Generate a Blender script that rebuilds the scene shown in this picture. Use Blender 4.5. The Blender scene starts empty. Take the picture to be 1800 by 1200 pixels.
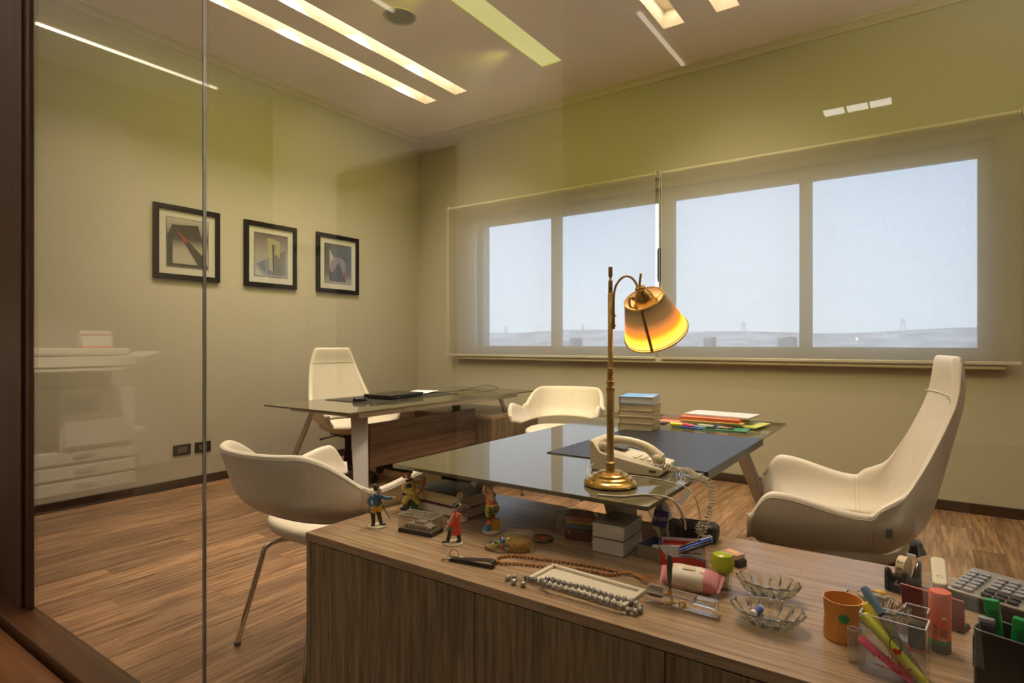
import bpy, bmesh, math, random
from mathutils import Vector, Matrix, Euler
random.seed(7)
S = bpy.context.scene
COL = S.collection
R = math.radians
# ------------------------------------------------------------------ camera
EYE = 1.16
YAW = R(34.8)
FOC = 1031.0
cam_d = bpy.data.cameras.new('camera'); cam = bpy.data.objects.new('camera', cam_d); COL.objects.link(cam)
cam.location = (0, 0, EYE); cam.rotation_euler = (R(90), 0, YAW)
cam_d.sensor_width = 36; cam_d.lens = FOC / 1800 * 36; cam_d.shift_y = 2 / 1800; cam_d.clip_start = 0.02; cam_d.clip_end = 2000
S.camera = cam
# ------------------------------------------------------------------ world, exposure
W = bpy.data.worlds.new('sky'); S.world = W; W.use_nodes = True
wn = W.node_tree; wn.nodes.clear()
wo = wn.nodes.new('ShaderNodeOutputWorld'); wb = wn.nodes.new('ShaderNodeBackground')
tc = wn.nodes.new('ShaderNodeTexCoord'); sx = wn.nodes.new('ShaderNodeSeparateXYZ'); cr = wn.nodes.new('ShaderNodeValToRGB')
wn.links.new(tc.outputs['Generated'], sx.inputs[0]); wn.links.new(sx.outputs['Z'], cr.inputs[0])
cr.color_ramp.elements[0].position = 0.0; cr.color_ramp.elements[0].color = (0.79, 0.88, 1.0, 1)
cr.color_ramp.elements[1].position = 0.6; cr.color_ramp.elements[1].color = (0.42, 0.60, 1.0, 1)
wn.links.new(cr.outputs[0], wb.inputs[0]); wb.inputs[1].default_value = 2.45
wn.links.new(wb.outputs[0], wo.inputs[0])
S.view_settings.view_transform = 'Standard'; S.view_settings.look = 'None'
S.view_settings.exposure = 0.0; S.view_settings.gamma = 1.0; S.view_settings.use_curve_mapping = False
S.cycles.use_denoising = True
S.cycles.max_bounces = 10; S.cycles.diffuse_bounces = 4; S.cycles.glossy_bounces = 4
S.cycles.transmission_bounces = 8; S.cycles.transparent_max_bounces = 16
S.cycles.caustics_reflective = False; S.cycles.caustics_refractive = True
S.cycles.blur_glossy = 0.5; S.cycles.sample_clamp_indirect = 4.0

CEIL = 3.55
XL = -4.87           # left wall
YW = 5.06            # window wall
YG = 0.86            # glass partition
XR = 2.2
WARM = (1.0, 0.82, 0.62)
def area(name, loc, sx, sy, power, color, rot=(0, 0, 0), parent=None, spread=None):
    d = bpy.data.lights.new(name, 'AREA'); d.shape = 'RECTANGLE'; d.size = sx; d.size_y = sy
    d.energy = power; d.color = color
    if spread: d.spread = spread
    o = bpy.data.objects.new(name, d); COL.objects.link(o); o.location = loc; o.rotation_euler = rot
    if parent: o.parent = parent
    return o
sd = bpy.data.lights.new('sun', 'SUN'); sd.energy = 3.2; sd.color = (1, 0.95, 0.88); sd.angle = 0.01
sun = bpy.data.objects.new('sun', sd); COL.objects.link(sun); sun.rotation_euler = (R(48), 0, R(-25))
def spot(name, loc, power, color, size, parent=None, rot=(0, 0, 0), blend=0.7, rad=0.025):
    d = bpy.data.lights.new(name, 'SPOT'); d.energy = power; d.color = color; d.spot_size = size; d.spot_blend = blend
    d.shadow_soft_size = rad
    o = bpy.data.objects.new(name, d); COL.objects.link(o); o.location = loc; o.rotation_euler = rot
    if parent: o.parent = parent
    return o
P_SLOT = 4.5; P_SPOT = 60.0; P_LIME = 36.0; P_LIMEY = 46.0; LIME = (0.92, 0.90, 0.05); P_OFFICE = 14.0; P_OSPOT = 20.0; P_BULB = 2.0
# ------------------------------------------------------------------ measuring helpers (photo measurement -> place on a level plane)
FW = (-math.sin(YAW), math.cos(YAW)); RT = (math.cos(YAW), math.sin(YAW))
def P(px, py, z):
    d = FOC * (EYE - z) / (py - 602.0); l = (px - 900) / FOC * d
    return Vector((FW[0]*d + RT[0]*l, FW[1]*d + RT[1]*l, z))
def onY(px, y):
    r = (px - 900) / FOC
    t = y / (FW[1] + RT[1]*r)
    return t * (FW[0] + RT[0]*r), t
def onX(px, x):
    r = (px - 900) / FOC
    t = x / (FW[0] + RT[0]*r)
    return t * (FW[1] + RT[1]*r), t
def ZY(px, py, y):
    X, t = onY(px, y); return X, EYE - (py - 602) / FOC * t
def ZX(px, py, x):
    Y, t = onX(px, x); return Y, EYE - (py - 602) / FOC * t
def facing(v): return math.atan2(v[1], v[0]) - math.pi/2
def foot(a, b, c, z):
    A, B, C_ = P(*a, z), P(*b, z), P(*c, z)
    w = (B - A).length; ang = math.atan2(B.y - A.y, B.x - A.x)
    n = Vector((-math.sin(ang), math.cos(ang), 0)); d = (C_ - B).dot(n)
    ctr = (A + B) / 2 + n * d / 2
    return ctr, ang, w, d
# ------------------------------------------------------------------ materials
MC = {}
def mat(name, color, rough=0.5, metal=0.0, spec=0.5, noise=0.0, nscale=30, bump=0.0, bscale=200, emis=None, estr=0, coat=0, sub=0, trans=0, ior=1.45, alpha=1, sheen=0):
    if name in MC: return MC[name]
    m = bpy.data.materials.new(name); m.use_nodes = True; nt = m.node_tree; b = nt.nodes['Principled BSDF']
    b.inputs['Base Color'].default_value = (*color, 1); b.inputs['Roughness'].default_value = rough
    b.inputs['Metallic'].default_value = metal; b.inputs['Specular IOR Level'].default_value = spec
    b.inputs['IOR'].default_value = ior
    if coat: b.inputs['Coat Weight'].default_value = coat; b.inputs['Coat Roughness'].default_value = 0.08
    if trans: b.inputs['Transmission Weight'].default_value = trans
    if alpha < 1: b.inputs['Alpha'].default_value = alpha
    if emis: b.inputs['Emission Color'].default_value = (*emis, 1); b.inputs['Emission Strength'].default_value = estr
    tcn = nt.nodes.new('ShaderNodeTexCoord')
    n = nt.nodes.new('ShaderNodeTexNoise'); n.inputs['Scale'].default_value = nscale; n.inputs['Detail'].default_value = 4
    nt.links.new(tcn.outputs['Object'], n.inputs['Vector'])
    r = nt.nodes.new('ShaderNodeMix'); r.data_type = 'RGBA'; r.blend_type = 'MULTIPLY'
    r.inputs['Factor'].default_value = 1
    r.inputs['A'].default_value = (*color, 1)
    mr = nt.nodes.new('ShaderNodeMapRange'); k = noise if noise else 0.04
    mr.inputs['From Min'].default_value = 0.3; mr.inputs['From Max'].default_value = 0.7
    mr.inputs['To Min'].default_value = 1 - k; mr.inputs['To Max'].default_value = 1.0
    nt.links.new(n.outputs['Fac'], mr.inputs['Value']); nt.links.new(mr.outputs[0], r.inputs['B'])
    nt.links.new(r.outputs['Result'], b.inputs['Base Color'])
    if bump:
        n2 = nt.nodes.new('ShaderNodeTexNoise'); n2.inputs['Scale'].default_value = bscale; n2.inputs['Detail'].default_value = 3
        nt.links.new(tcn.outputs['Object'], n2.inputs['Vector'])
        bp = nt.nodes.new('ShaderNodeBump'); bp.inputs['Strength'].default_value = bump; bp.inputs['Distance'].default_value = 0.002
        nt.links.new(n2.outputs['Fac'], bp.inputs['Height']); nt.links.new(bp.outputs[0], b.inputs['Normal'])
    MC[name] = m; return m
def wood(name, c1, c2, rough=0.4, stretch=(1, 1, 12), scale=14, coords='Object', per_object=0.0, spec=0.5, lines=0.5, band=None):
    if name in MC: return MC[name]
    m = bpy.data.materials.new(name); m.use_nodes = True; nt = m.node_tree; b = nt.nodes['Principled BSDF']
    L = nt.links.new
    b.inputs['Roughness'].default_value = rough; b.inputs['Specular IOR Level'].default_value = spec
    if coords == 'World':
        g = nt.nodes.new('ShaderNodeNewGeometry'); src = g.outputs['Position']
    else:
        g = nt.nodes.new('ShaderNodeTexCoord'); src = g.outputs['Object']
    mp = nt.nodes.new('ShaderNodeMapping'); mp.inputs['Scale'].default_value = tuple(scale / s for s in stretch)
    L(src, mp.inputs['Vector'])
    oi = nt.nodes.new('ShaderNodeObjectInfo')
    if per_object:
        cmb = nt.nodes.new('ShaderNodeVectorMath'); cmb.operation = 'MULTIPLY_ADD'
        L(oi.outputs['Random'], cmb.inputs[0]); cmb.inputs[1].default_value = (37, 53, 11)
        L(mp.outputs[0], cmb.inputs[2]); vec = cmb.outputs[0]
    else: vec = mp.outputs[0]
    n = nt.nodes.new('ShaderNodeTexNoise'); n.inputs['Scale'].default_value = 1.0; n.inputs['Detail'].default_value = 5; n.inputs['Roughness'].default_value = 0.6
    n.inputs['Distortion'].default_value = 0.35
    L(vec, n.inputs['Vector'])
    n2 = nt.nodes.new('ShaderNodeTexNoise'); n2.inputs['Scale'].default_value = 4.5; n2.inputs['Detail'].default_value = 3
    L(vec, n2.inputs['Vector'])
    mx = nt.nodes.new('ShaderNodeMath'); mx.operation = 'MULTIPLY_ADD'
    L(n2.outputs['Fac'], mx.inputs[0]); mx.inputs[1].default_value = lines; 
    sb = nt.nodes.new('ShaderNodeMath'); sb.operation = 'SUBTRACT'; L(n.outputs['Fac'], sb.inputs[0]); sb.inputs[1].default_value = lines/2
    L(sb.outputs[0], mx.inputs[2])
    r = nt.nodes.new('ShaderNodeValToRGB'); r.color_ramp.elements[0].position = 0.34; r.color_ramp.elements[1].position = 0.68
    r.color_ramp.elements[0].color = (*c1, 1); r.color_ramp.elements[1].color = (*c2, 1)
    L(mx.outputs[0], r.inputs[0]); out = r.outputs[0]
    if per_object:
        mr = nt.nodes.new('ShaderNodeMapRange'); mr.inputs['To Min'].default_value = 1 - per_object; mr.inputs['To Max'].default_value = 1 + per_object
        L(oi.outputs['Random'], mr.inputs['Value'])
        mm = nt.nodes.new('ShaderNodeMix'); mm.data_type = 'RGBA'; mm.blend_type = 'MULTIPLY'; mm.inputs['Factor'].default_value = 1
        L(out, mm.inputs['A']); L(mr.outputs[0], mm.inputs['B']); out = mm.outputs['Result']
    L(out, b.inputs['Base Color'])
    bp = nt.nodes.new('ShaderNodeBump'); bp.inputs['Strength'].default_value = 0.12; bp.inputs['Distance'].default_value = 0.001
    L(mx.outputs[0], bp.inputs['Height']); L(bp.outputs[0], b.inputs['Normal'])
    MC[name] = m; return m
def thin_glass(name, tint=(1, 1, 1), f0=0.04, rough=0.0, body=0.0, bodycol=(0.8, 0.8, 0.8)):
    if name in MC: return MC[name]
    m = bpy.data.materials.new(name); m.use_nodes = True; nt = m.node_tree; nt.nodes.clear(); L = nt.links.new
    o = nt.nodes.new('ShaderNodeOutputMaterial'); t = nt.nodes.new('ShaderNodeBsdfTransparent'); t.inputs[0].default_value = (*tint, 1)
    g = nt.nodes.new('ShaderNodeBsdfGlossy'); g.inputs['Roughness'].default_value = rough
    lw = nt.nodes.new('ShaderNodeLayerWeight'); lw.inputs[0].default_value = 0.5
    pw = nt.nodes.new('ShaderNodeMath'); pw.operation = 'POWER'; L(lw.outputs['Facing'], pw.inputs[0]); pw.inputs[1].default_value = 5
    ma = nt.nodes.new('ShaderNodeMath'); ma.operation = 'MULTIPLY_ADD'; L(pw.outputs[0], ma.inputs[0]); ma.inputs[1].default_value = 1 - f0; ma.inputs[2].default_value = f0
    mx = nt.nodes.new('ShaderNodeMixShader'); L(ma.outputs[0], mx.inputs[0]); L(t.outputs[0], mx.inputs[1]); L(g.outputs[0], mx.inputs[2])
    last = mx
    if body:
        d = nt.nodes.new('ShaderNodeBsdfDiffuse'); d.inputs[0].default_value = (*bodycol, 1)
        m2 = nt.nodes.new('ShaderNodeMixShader'); m2.inputs[0].default_value = body; L(mx.outputs[0], m2.inputs[1]); L(d.outputs[0], m2.inputs[2]); last = m2
    L(last.outputs[0], o.inputs[0]); MC[name] = m; return m
def fabric_screen(name, color, open_):
    m = bpy.data.materials.new(name); m.use_nodes = True; nt = m.node_tree; nt.nodes.clear(); L = nt.links.new
    o = nt.nodes.new('ShaderNodeOutputMaterial'); t = nt.nodes.new('ShaderNodeBsdfTransparent')
    d = nt.nodes.new('ShaderNodeBsdfDiffuse'); d.inputs[0].default_value = (*color, 1)
    tr = nt.nodes.new('ShaderNodeBsdfTranslucent'); tr.inputs[0].default_value = (*color, 1)
    a = nt.nodes.new('ShaderNodeMixShader'); a.inputs[0].default_value = 0.50; L(d.outputs[0], a.inputs[1]); L(tr.outputs[0], a.inputs[2])
    tcn = nt.nodes.new('ShaderNodeTexCoord')
    mp = nt.nodes.new('ShaderNodeMapping'); mp.inputs['Scale'].default_value = (220, 1, 26); L(tcn.outputs['Object'], mp.inputs['Vector'])
    n = nt.nodes.new('ShaderNodeTexNoise'); n.inputs['Scale'].default_value = 1; n.inputs['Detail'].default_value = 2; L(mp.outputs[0], n.inputs['Vector'])
    mr = nt.nodes.new('ShaderNodeMapRange'); mr.inputs['To Min'].default_value = open_ - 0.09; mr.inputs['To Max'].default_value = open_ + 0.09
    L(n.outputs['Fac'], mr.inputs['Value'])
    mx = nt.nodes.new('ShaderNodeMixShader'); L(mr.outputs[0], mx.inputs[0]); L(a.outputs[0], mx.inputs[1]); L(t.outputs[0], mx.inputs[2])
    L(mx.outputs[0], o.inputs[0]); return m
def emit(name, color, strength):
    if name in MC: return MC[name]
    m = bpy.data.materials.new(name); m.use_nodes = True; nt = m.node_tree; nt.nodes.clear()
    o = nt.nodes.new('ShaderNodeOutputMaterial'); e = nt.nodes.new('ShaderNodeEmission'); e.inputs[0].default_value = (*color, 1); e.inputs[1].default_value = strength
    nt.links.new(e.outputs[0], o.inputs[0]); MC[name] = m; return m
def cutglass(name, tint=(0.97, 0.98, 0.96), rough=0.01):
    if name in MC: return MC[name]
    m = bpy.data.materials.new(name); m.use_nodes = True; nt = m.node_tree; nt.nodes.clear(); L = nt.links.new
    o = nt.nodes.new('ShaderNodeOutputMaterial'); g = nt.nodes.new('ShaderNodeBsdfGlass'); g.inputs['Color'].default_value = (*tint, 1)
    g.inputs['Roughness'].default_value = rough; g.inputs['IOR'].default_value = 1.5
    d = nt.nodes.new('ShaderNodeBsdfDiffuse'); d.inputs[0].default_value = (0.8, 0.8, 0.76, 1); mx = nt.nodes.new('ShaderNodeMixShader'); mx.inputs[0].default_value = 0.03
    L(g.outputs[0], mx.inputs[1]); L(d.outputs[0], mx.inputs[2]); L(mx.outputs[0], o.inputs[0]); MC[name] = m; return m
# ------------------------------------------------------------------ mesh builder
class MB:
    def __init__(s): s.v = []; s.f = []; s.m = []; s.mi = 0
    def add(s, vs, fs, M=None):
        o = len(s.v)
        for p in vs:
            p = Vector(p); s.v.append(tuple(M @ p) if M is not None else tuple(p))
        for f in fs: s.f.append(tuple(i + o for i in f)); s.m.append(s.mi)
        return s
    def box(s, c, d, rot=None, M=None):
        x, y, z = d[0]/2, d[1]/2, d[2]/2
        vs = [(-x,-y,-z),(x,-y,-z),(x,y,-z),(-x,y,-z),(-x,-y,z),(x,-y,z),(x,y,z),(-x,y,z)]
        m = Matrix.Translation(c)
        if rot: m = m @ Euler(rot).to_matrix().to_4x4()
        if M is not None: m = M @ m
        return s.add(vs, [(0,3,2,1),(4,5,6,7),(0,1,5,4),(1,2,6,5),(2,3,7,6),(3,0,4,7)], m)
    def box2(s, a, b, M=None):
        return s.box([(a[i]+b[i])/2 for i in range(3)], [abs(b[i]-a[i]) for i in range(3)], None, M)
    def tube(s, pts, r, n=10, closed=False, M=None, caps=True, sq=1.0):
        pts = [Vector(p) for p in pts]; k = len(pts)
        rs = r if isinstance(r, (list, tuple)) else [r]*k
        ring = []; prev = None; vs = []
        for i in range(k):
            a = pts[i-1] if (i > 0 or closed) else pts[0]; b = pts[(i+1) % k] if (i < k-1 or closed) else pts[-1]
            t = (b - a); t = t.normalized() if t.length > 1e-9 else Vector((0, 0, 1))
            if prev is None:
                u = Vector((0, 0, 1)) if abs(t.z) < 0.9 else Vector((1, 0, 0)); u = (u - t*u.dot(t)).normalized()
            else:
                u = prev - t*prev.dot(t); u = u.normalized() if u.length > 1e-6 else prev
            prev = u; w = t.cross(u)
            for j in range(n):
                an = 2*math.pi*j/n
                vs.append(pts[i] + u*math.cos(an)*rs[i] + w*math.sin(an)*rs[i]*sq)
        fs = []
        for i in range(k if closed else k-1):
            for j in range(n):
                a = i*n + j; b = i*n + (j+1) % n; c = ((i+1) % k)*n + (j+1) % n; d = ((i+1) % k)*n + j
                fs.append((a, b, c, d))
        if caps and not closed:
            fs.append(tuple(range(n-1, -1, -1))); fs.append(tuple((k-1)*n + j for j in range(n)))
        return s.add(vs, fs, M)
    def cyl(s, a, b, r0, r1=None, n=20, M=None):
        return s.tube([a, b], [r0, r0 if r1 is None else r1], n, M=M)
    def lathe(s, prof, n=32, c=(0, 0, 0), M=None, mod=None, sy=1.0):
        vs = []; k = len(prof)
        for i, (r, z) in enumerate(prof):
            for j in range(n):
                a = 2*math.pi*j/n; rr = r * (mod(a, i) if mod else 1)
                vs.append((c[0] + rr*math.cos(a), c[1] + rr*sy*math.sin(a), c[2] + z))
        fs = [(i*n+j, i*n+(j+1) % n, (i+1)*n+(j+1) % n, (i+1)*n+j) for i in range(k-1) for j in range(n)]
        if prof[0][0] > 1e-6: fs.append(tuple(range(n-1, -1, -1)))
        if prof[-1][0] > 1e-6: fs.append(tuple((k-1)*n + j for j in range(n)))
        return s.add(vs, fs, M)
    def ball(s, c, r, rot=None, n=14, k=9, M=None, e=1.0):
        if not isinstance(r, (list, tuple)): r = (r, r, r)
        vs = []; fs = []
        m = Matrix.Translation(c)
        if rot: m = m @ Euler(rot).to_matrix().to_4x4()
        if M is not None: m = M @ m
        def pw(v): return math.copysign(abs(v)**e, v)
        for i in range(k+1):
            ph = math.pi*i/k - math.pi/2
            for j in range(n):
                a = 2*math.pi*j/n
                vs.append((r[0]*pw(math.cos(ph))*pw(math.cos(a)), r[1]*pw(math.cos(ph))*pw(math.sin(a)), r[2]*pw(math.sin(ph))))
        for i in range(k):
            for j in range(n):
                q = (i*n+j, i*n+(j+1) % n, (i+1)*n+(j+1) % n, (i+1)*n+j)
                if i == 0: q = (q[0], q[2], q[3])
                elif i == k-1: q = (q[0], q[1], q[2])
                fs.append(q)
        return s.add(vs, fs, m)
    def prism(s, pts, z0, z1, M=None):
        n = len(pts); a = sum(pts[i][0]*pts[(i+1) % n][1] - pts[(i+1) % n][0]*pts[i][1] for i in range(n))
        if a < 0: pts = pts[::-1]
        vs = [(p[0], p[1], z0) for p in pts] + [(p[0], p[1], z1) for p in pts]
        fs = [tuple(range(n-1, -1, -1)), tuple(range(n, 2*n))] + [(i, (i+1) % n, n+(i+1) % n, n+i) for i in range(n)]
        return s.add(vs, fs, M)
    def grid(s, rows, M=None, close_u=False, thick=0):
        k = len(rows); n = len(rows[0]); vs = [p for r_ in rows for p in r_]
        fs = []
        for i in range(k-1):
            for j in range(n if close_u else n-1):
                fs.append((i*n+j, i*n+(j+1) % n, (i+1)*n+(j+1) % n, (i+1)*n+j))
        return s.add(vs, fs, M)
    def mesh(s, name, mats, smooth=True, angle=35):
        me = bpy.data.meshes.new(name); me.from_pydata(s.v, [], s.f)
        for m in (mats if isinstance(mats, (list, tuple)) else [mats]): me.materials.append(m)
        me.polygons.foreach_set('material_index', s.m)
        bm = bmesh.new(); bm.from_mesh(me); bmesh.ops.recalc_face_normals(bm, faces=bm.faces)
        bmesh.ops.remove_doubles(bm, verts=bm.verts, dist=1e-6); bm.to_mesh(me); bm.free()
        if smooth:
            me.polygons.foreach_set('use_smooth', [True]*len(me.polygons)); me.set_sharp_from_angle(angle=R(angle))
        me.update(); return me
def rrect(w, d, r, n=5):
    pts = []
    for cx, cy, a0 in ((w/2-r, d/2-r, 0), (-w/2+r, d/2-r, 90), (-w/2+r, -d/2+r, 180), (w/2-r, -d/2+r, 270)):
        for i in range(n+1):
            a = R(a0 + 90*i/n); pts.append((cx + r*math.cos(a), cy + r*math.sin(a)))
    return pts
def link(name, mb, m, parent=None, bevel=0, sub=0, smooth=True, angle=35, seg=2, solid=0):
    me = mb if isinstance(mb, bpy.types.Mesh) else mb.mesh(name, m, smooth, angle)
    o = bpy.data.objects.new(name, me); COL.objects.link(o)
    if parent: o.parent = parent
    if solid: q = o.modifiers.new('solid', 'SOLIDIFY'); q.thickness = solid; q.offset = 0
    if bevel:
        q = o.modifiers.new('bevel', 'BEVEL'); q.width = bevel; q.segments = seg; q.limit_method = 'ANGLE'; q.angle_limit = R(40)
    if sub: q = o.modifiers.new('sub', 'SUBSURF'); q.levels = sub; q.render_levels = sub
    return o
def part(name, mb, m, parent, label=None, **k):
    o = link(name, mb, m, parent, **k)
    if label: o['label'] = label
    return o
def thing(name, label, cat, loc=(0, 0, 0), rz=0, group=None):
    o = bpy.data.objects.new(name, None); COL.objects.link(o); o.location = loc; o.rotation_euler = (0, 0, rz)
    o.empty_display_size = 0.05
    o['label'] = label; o['category'] = cat
    if group: o['group'] = group
    return o
def single(name, mb, m, label, cat, loc=(0, 0, 0), rz=0, group=None, kind=None, **k):
    o = link(name, mb, m, None, **k); o.location = loc; o.rotation_euler = (0, 0, rz)
    o['label'] = label; o['category'] = cat
    if group: o['group'] = group
    if kind: o['kind'] = kind
    return o
def struct(name, mb, m, label, parent=None, cat=None, **k):
    o = link(name, mb, m, parent, **k); o['kind'] = 'structure'
    if parent is None: o['label'] = label; o['category'] = cat or name.split('_')[0]
    return o
def copy_tree(o, parent=None):
    c = o.copy(); COL.objects.link(c)
    if parent: c.parent = parent
    for ch in o.children: copy_tree(ch, c)
    return c
def text(name, s, size, m, parent, loc, rot, ext=0.0002, align='CENTER', label=None, sx=1):
    cu = bpy.data.curves.new(name, 'FONT'); cu.body = s; cu.size = size; cu.extrude = ext; cu.align_x = align; cu.align_y = 'CENTER'
    cu.materials.append(m); tmp = bpy.data.objects.new('tmp_text', cu); COL.objects.link(tmp)
    me = bpy.data.meshes.new_from_object(tmp, depsgraph=bpy.context.evaluated_depsgraph_get()); bpy.data.objects.remove(tmp); bpy.data.curves.remove(cu)
    me.name = name; o = bpy.data.objects.new(name, me); COL.objects.link(o); o.parent = parent
    o.location = loc; o.rotation_euler = rot; o.scale = (sx, 1, 1)
    if label: o['label'] = label
    return o
def bez(p, n=12):
    """smooth curve through control points (Catmull-Rom)"""
    p = [Vector(q) for q in p]; out = []
    q = [p[0]*2 - p[1]] + p + [p[-1]*2 - p[-2]]
    for i in range(1, len(q)-2):
        for k in range(n):
            t = k/n; a, b, c, d = q[i-1], q[i], q[i+1], q[i+2]
            out.append(0.5*((2*b) + (c-a)*t + (2*a-5*b+4*c-d)*t*t + (3*b-a-3*c+d)*t**3))
    out.append(p[-1]); return out
# ================================================================== SETTING
m_wall = mat('wall_paint', (0.465, 0.425, 0.335), 0.75, bump=0.05, bscale=300)
m_ceil = mat('ceiling_paint', (0.90, 0.83, 0.76), 0.85)
m_crown = mat('crown_paint', (0.58, 0.52, 0.38), 0.7)
m_base = wood('dark_base_wood', (0.030, 0.014, 0.006), (0.055, 0.026, 0.012), 0.4, (12, 12, 1))
m_floorw = wood('floor_wood', (0.125, 0.062, 0.030), (0.43, 0.250, 0.130), 0.36, (1, 16, 1), 46, 'World', 0.28, lines=0.35)
m_floord = mat('floor_gap', (0.05, 0.025, 0.012), 0.7)
m_red = wood('reddish_jamb_wood', (0.028, 0.010, 0.003), (0.066, 0.024, 0.006), 0.5, (1, 1, 14), 20, lines=0.4)
m_redx = wood('reddish_sill_wood', (0.040, 0.015, 0.005), (0.085, 0.034, 0.012), 0.33, (14, 1, 1), 20, lines=0.4)
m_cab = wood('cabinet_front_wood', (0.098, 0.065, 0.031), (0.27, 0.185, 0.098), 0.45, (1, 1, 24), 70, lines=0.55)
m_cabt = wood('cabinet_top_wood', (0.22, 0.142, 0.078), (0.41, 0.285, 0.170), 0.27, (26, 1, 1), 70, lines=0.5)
m_frame = mat('window_frame_paint', (0.42, 0.38, 0.30), 0.5)
m_glass = thin_glass('partition_glass')
m_wglass = thin_glass('window_glass', (0.92, 0.95, 0.97))
m_seal = mat('black_seal', (0.004, 0.004, 0.004), 0.8, spec=0.0)
m_edge = mat('glass_edge', (0.62, 0.62, 0.62), 0.25, 0.6)
m_grey = mat('grey_metal', (0.62, 0.60, 0.56), 0.35, 0.4)
m_white = mat('white_plastic', (0.72, 0.70, 0.64), 0.4)

# floor: base slab with plank children
b = MB(); b.box2((XL-1.2, -7.0, -0.10), (XR+1.2, YW+0.4, -0.012)); floor = struct('floor', b, m_floord, 'brown wood strip floor of staggered planks')
pw, pl = 0.142, 1.22
b = MB(); b.box((0, 0, -0.006), (pw-0.0016, pl-0.0016, 0.012)); plank = b.mesh('plank', m_floorw, False)
nx = int((XR - 0.5 - XL)/pw); first = True
for i in range(nx):
    x = XL + pw*(i+0.5); off = (i*0.37 % 1.0)*pl
    y = YG + 0.05 - off
    while y < YW:
        y0 = max(y, YG+0.05); y1 = min(y+pl, YW)
        if y1-y0 > 0.03:
            o = bpy.data.objects.new('plank', plank); COL.objects.link(o); o.parent = floor
            o.location = (x, (y0+y1)/2, 0); o.scale = (1, (y1-y0)/pl, 1)
        y += pl
# office floor behind the glass: large stone tiles
m_tile = mat('dark_stone', (0.10, 0.075, 0.05), 0.45, noise=0.25, nscale=6)
b = MB(); b.box((0, 0, -0.006), (0.796, 0.796, 0.012)); tile = b.mesh('tile', m_tile, False)
for i in range(8):
    for j in range(8):
        o = bpy.data.objects.new('tile', tile); COL.objects.link(o); o.parent = floor; o.location = (XL - 0.9 + 0.8*i + 0.4, YG - 0.52 - 0.8*j, 0)
# left wall
b = MB(); b.box2((XL-0.12, YG-0.02, -0.12), (XL, YW+0.34, CEIL+0.2)); struct('wall_left', b, m_wall, 'greige painted wall carrying the three framed pictures', cat='wall')
# window wall with opening
WT = 2.546; WB = 1.035
WX0 = onY(811, YW)[0]; WX1 = onY(1753, YW)[0]
b = MB()
b.box2((XL-0.12, YW, 0), (WX0, YW+0.34, CEIL+0.2)); b.box2((WX1, YW, 0), (XR+0.1, YW+0.34, CEIL+0.2))
b.box2((WX0, YW, 0), (WX1, YW+0.34, WB)); b.box2((WX0, YW, WT), (WX1, YW+0.34, CEIL+0.2))
struct('wall_back', b, m_wall, 'greige painted wall with the wide window', cat='wall')
b = MB(); b.box2((XR, YG-0.02, -0.12), (XR+0.1, YW+0.34, CEIL+0.2)); struct('wall_right', b, m_wall, 'greige painted wall on the right, outside the view', cat='wall')
# office shell behind the camera
m_off = mat('office_wall', (0.55, 0.50, 0.40), 0.7)
b = MB(); b.box2((XL-1.3, -7.1, -0.12), (XL-1.2, YG, CEIL+0.2)); struct('wall_office_left', b, m_off, 'end wall of the open office by the copier', cat='wall')
b = MB(); b.box2((XL-1.3, -7.2, -0.12), (XR+1.3, -7.1, CEIL+0.2)); struct('wall_office_back', b, m_off, 'far wall of the open office behind the camera', cat='wall')
b = MB(); b.box2((XR+1.2, -7.1, -0.12), (XR+1.3, YG, CEIL+0.2)); struct('wall_office_right', b, m_off, 'side wall of the open office', cat='wall')
b = MB(); b.box2((XR+0.1, YG-0.02, -0.12), (XR+1.3, YG+0.1, CEIL+0.2)); struct('wall_office_front', b, m_off, 'short wall beside the glass partition', cat='wall')
# baseboards
b = MB(); b.box2((XL, YG+0.05, 0), (XL+0.016, YW, 0.07)); struct('baseboard_left', b, m_base, 'dark brown skirting board along the picture wall', bevel=0.003, cat='baseboard')
b = MB(); b.box2((XL+0.016, YW-0.016, 0), (XR, YW, 0.07)); struct('baseboard_back', b, m_base, 'dark brown skirting board under the window', bevel=0.003, cat='baseboard')
# crown mouldings
def crown_prof(h=0.055, d=0.06):
    return [(0, 0), (d, 0), (d, -0.010), (d*0.7, -0.018), (d*0.45, -h*0.6), (0.012, -h*0.85), (0.012, -h), (0, -h)]
b = MB(); n = 8; pr = crown_prof()
rows = [[(XL+p[0], y, CEIL+p[1]) for p in pr] for y in (YG+0.03, YW)]
b.grid(rows, close_u=True); struct('trim_1', b, m_crown, 'slim crown moulding over the picture wall', cat='trim')
b = MB(); rows = [[(x, YW-p[0], CEIL+p[1]) for p in pr] for x in (XL, XR)]
b.grid(rows, close_u=True); struct('trim_2', b, m_crown, 'slim crown moulding over the window wall', cat='trim')
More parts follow.
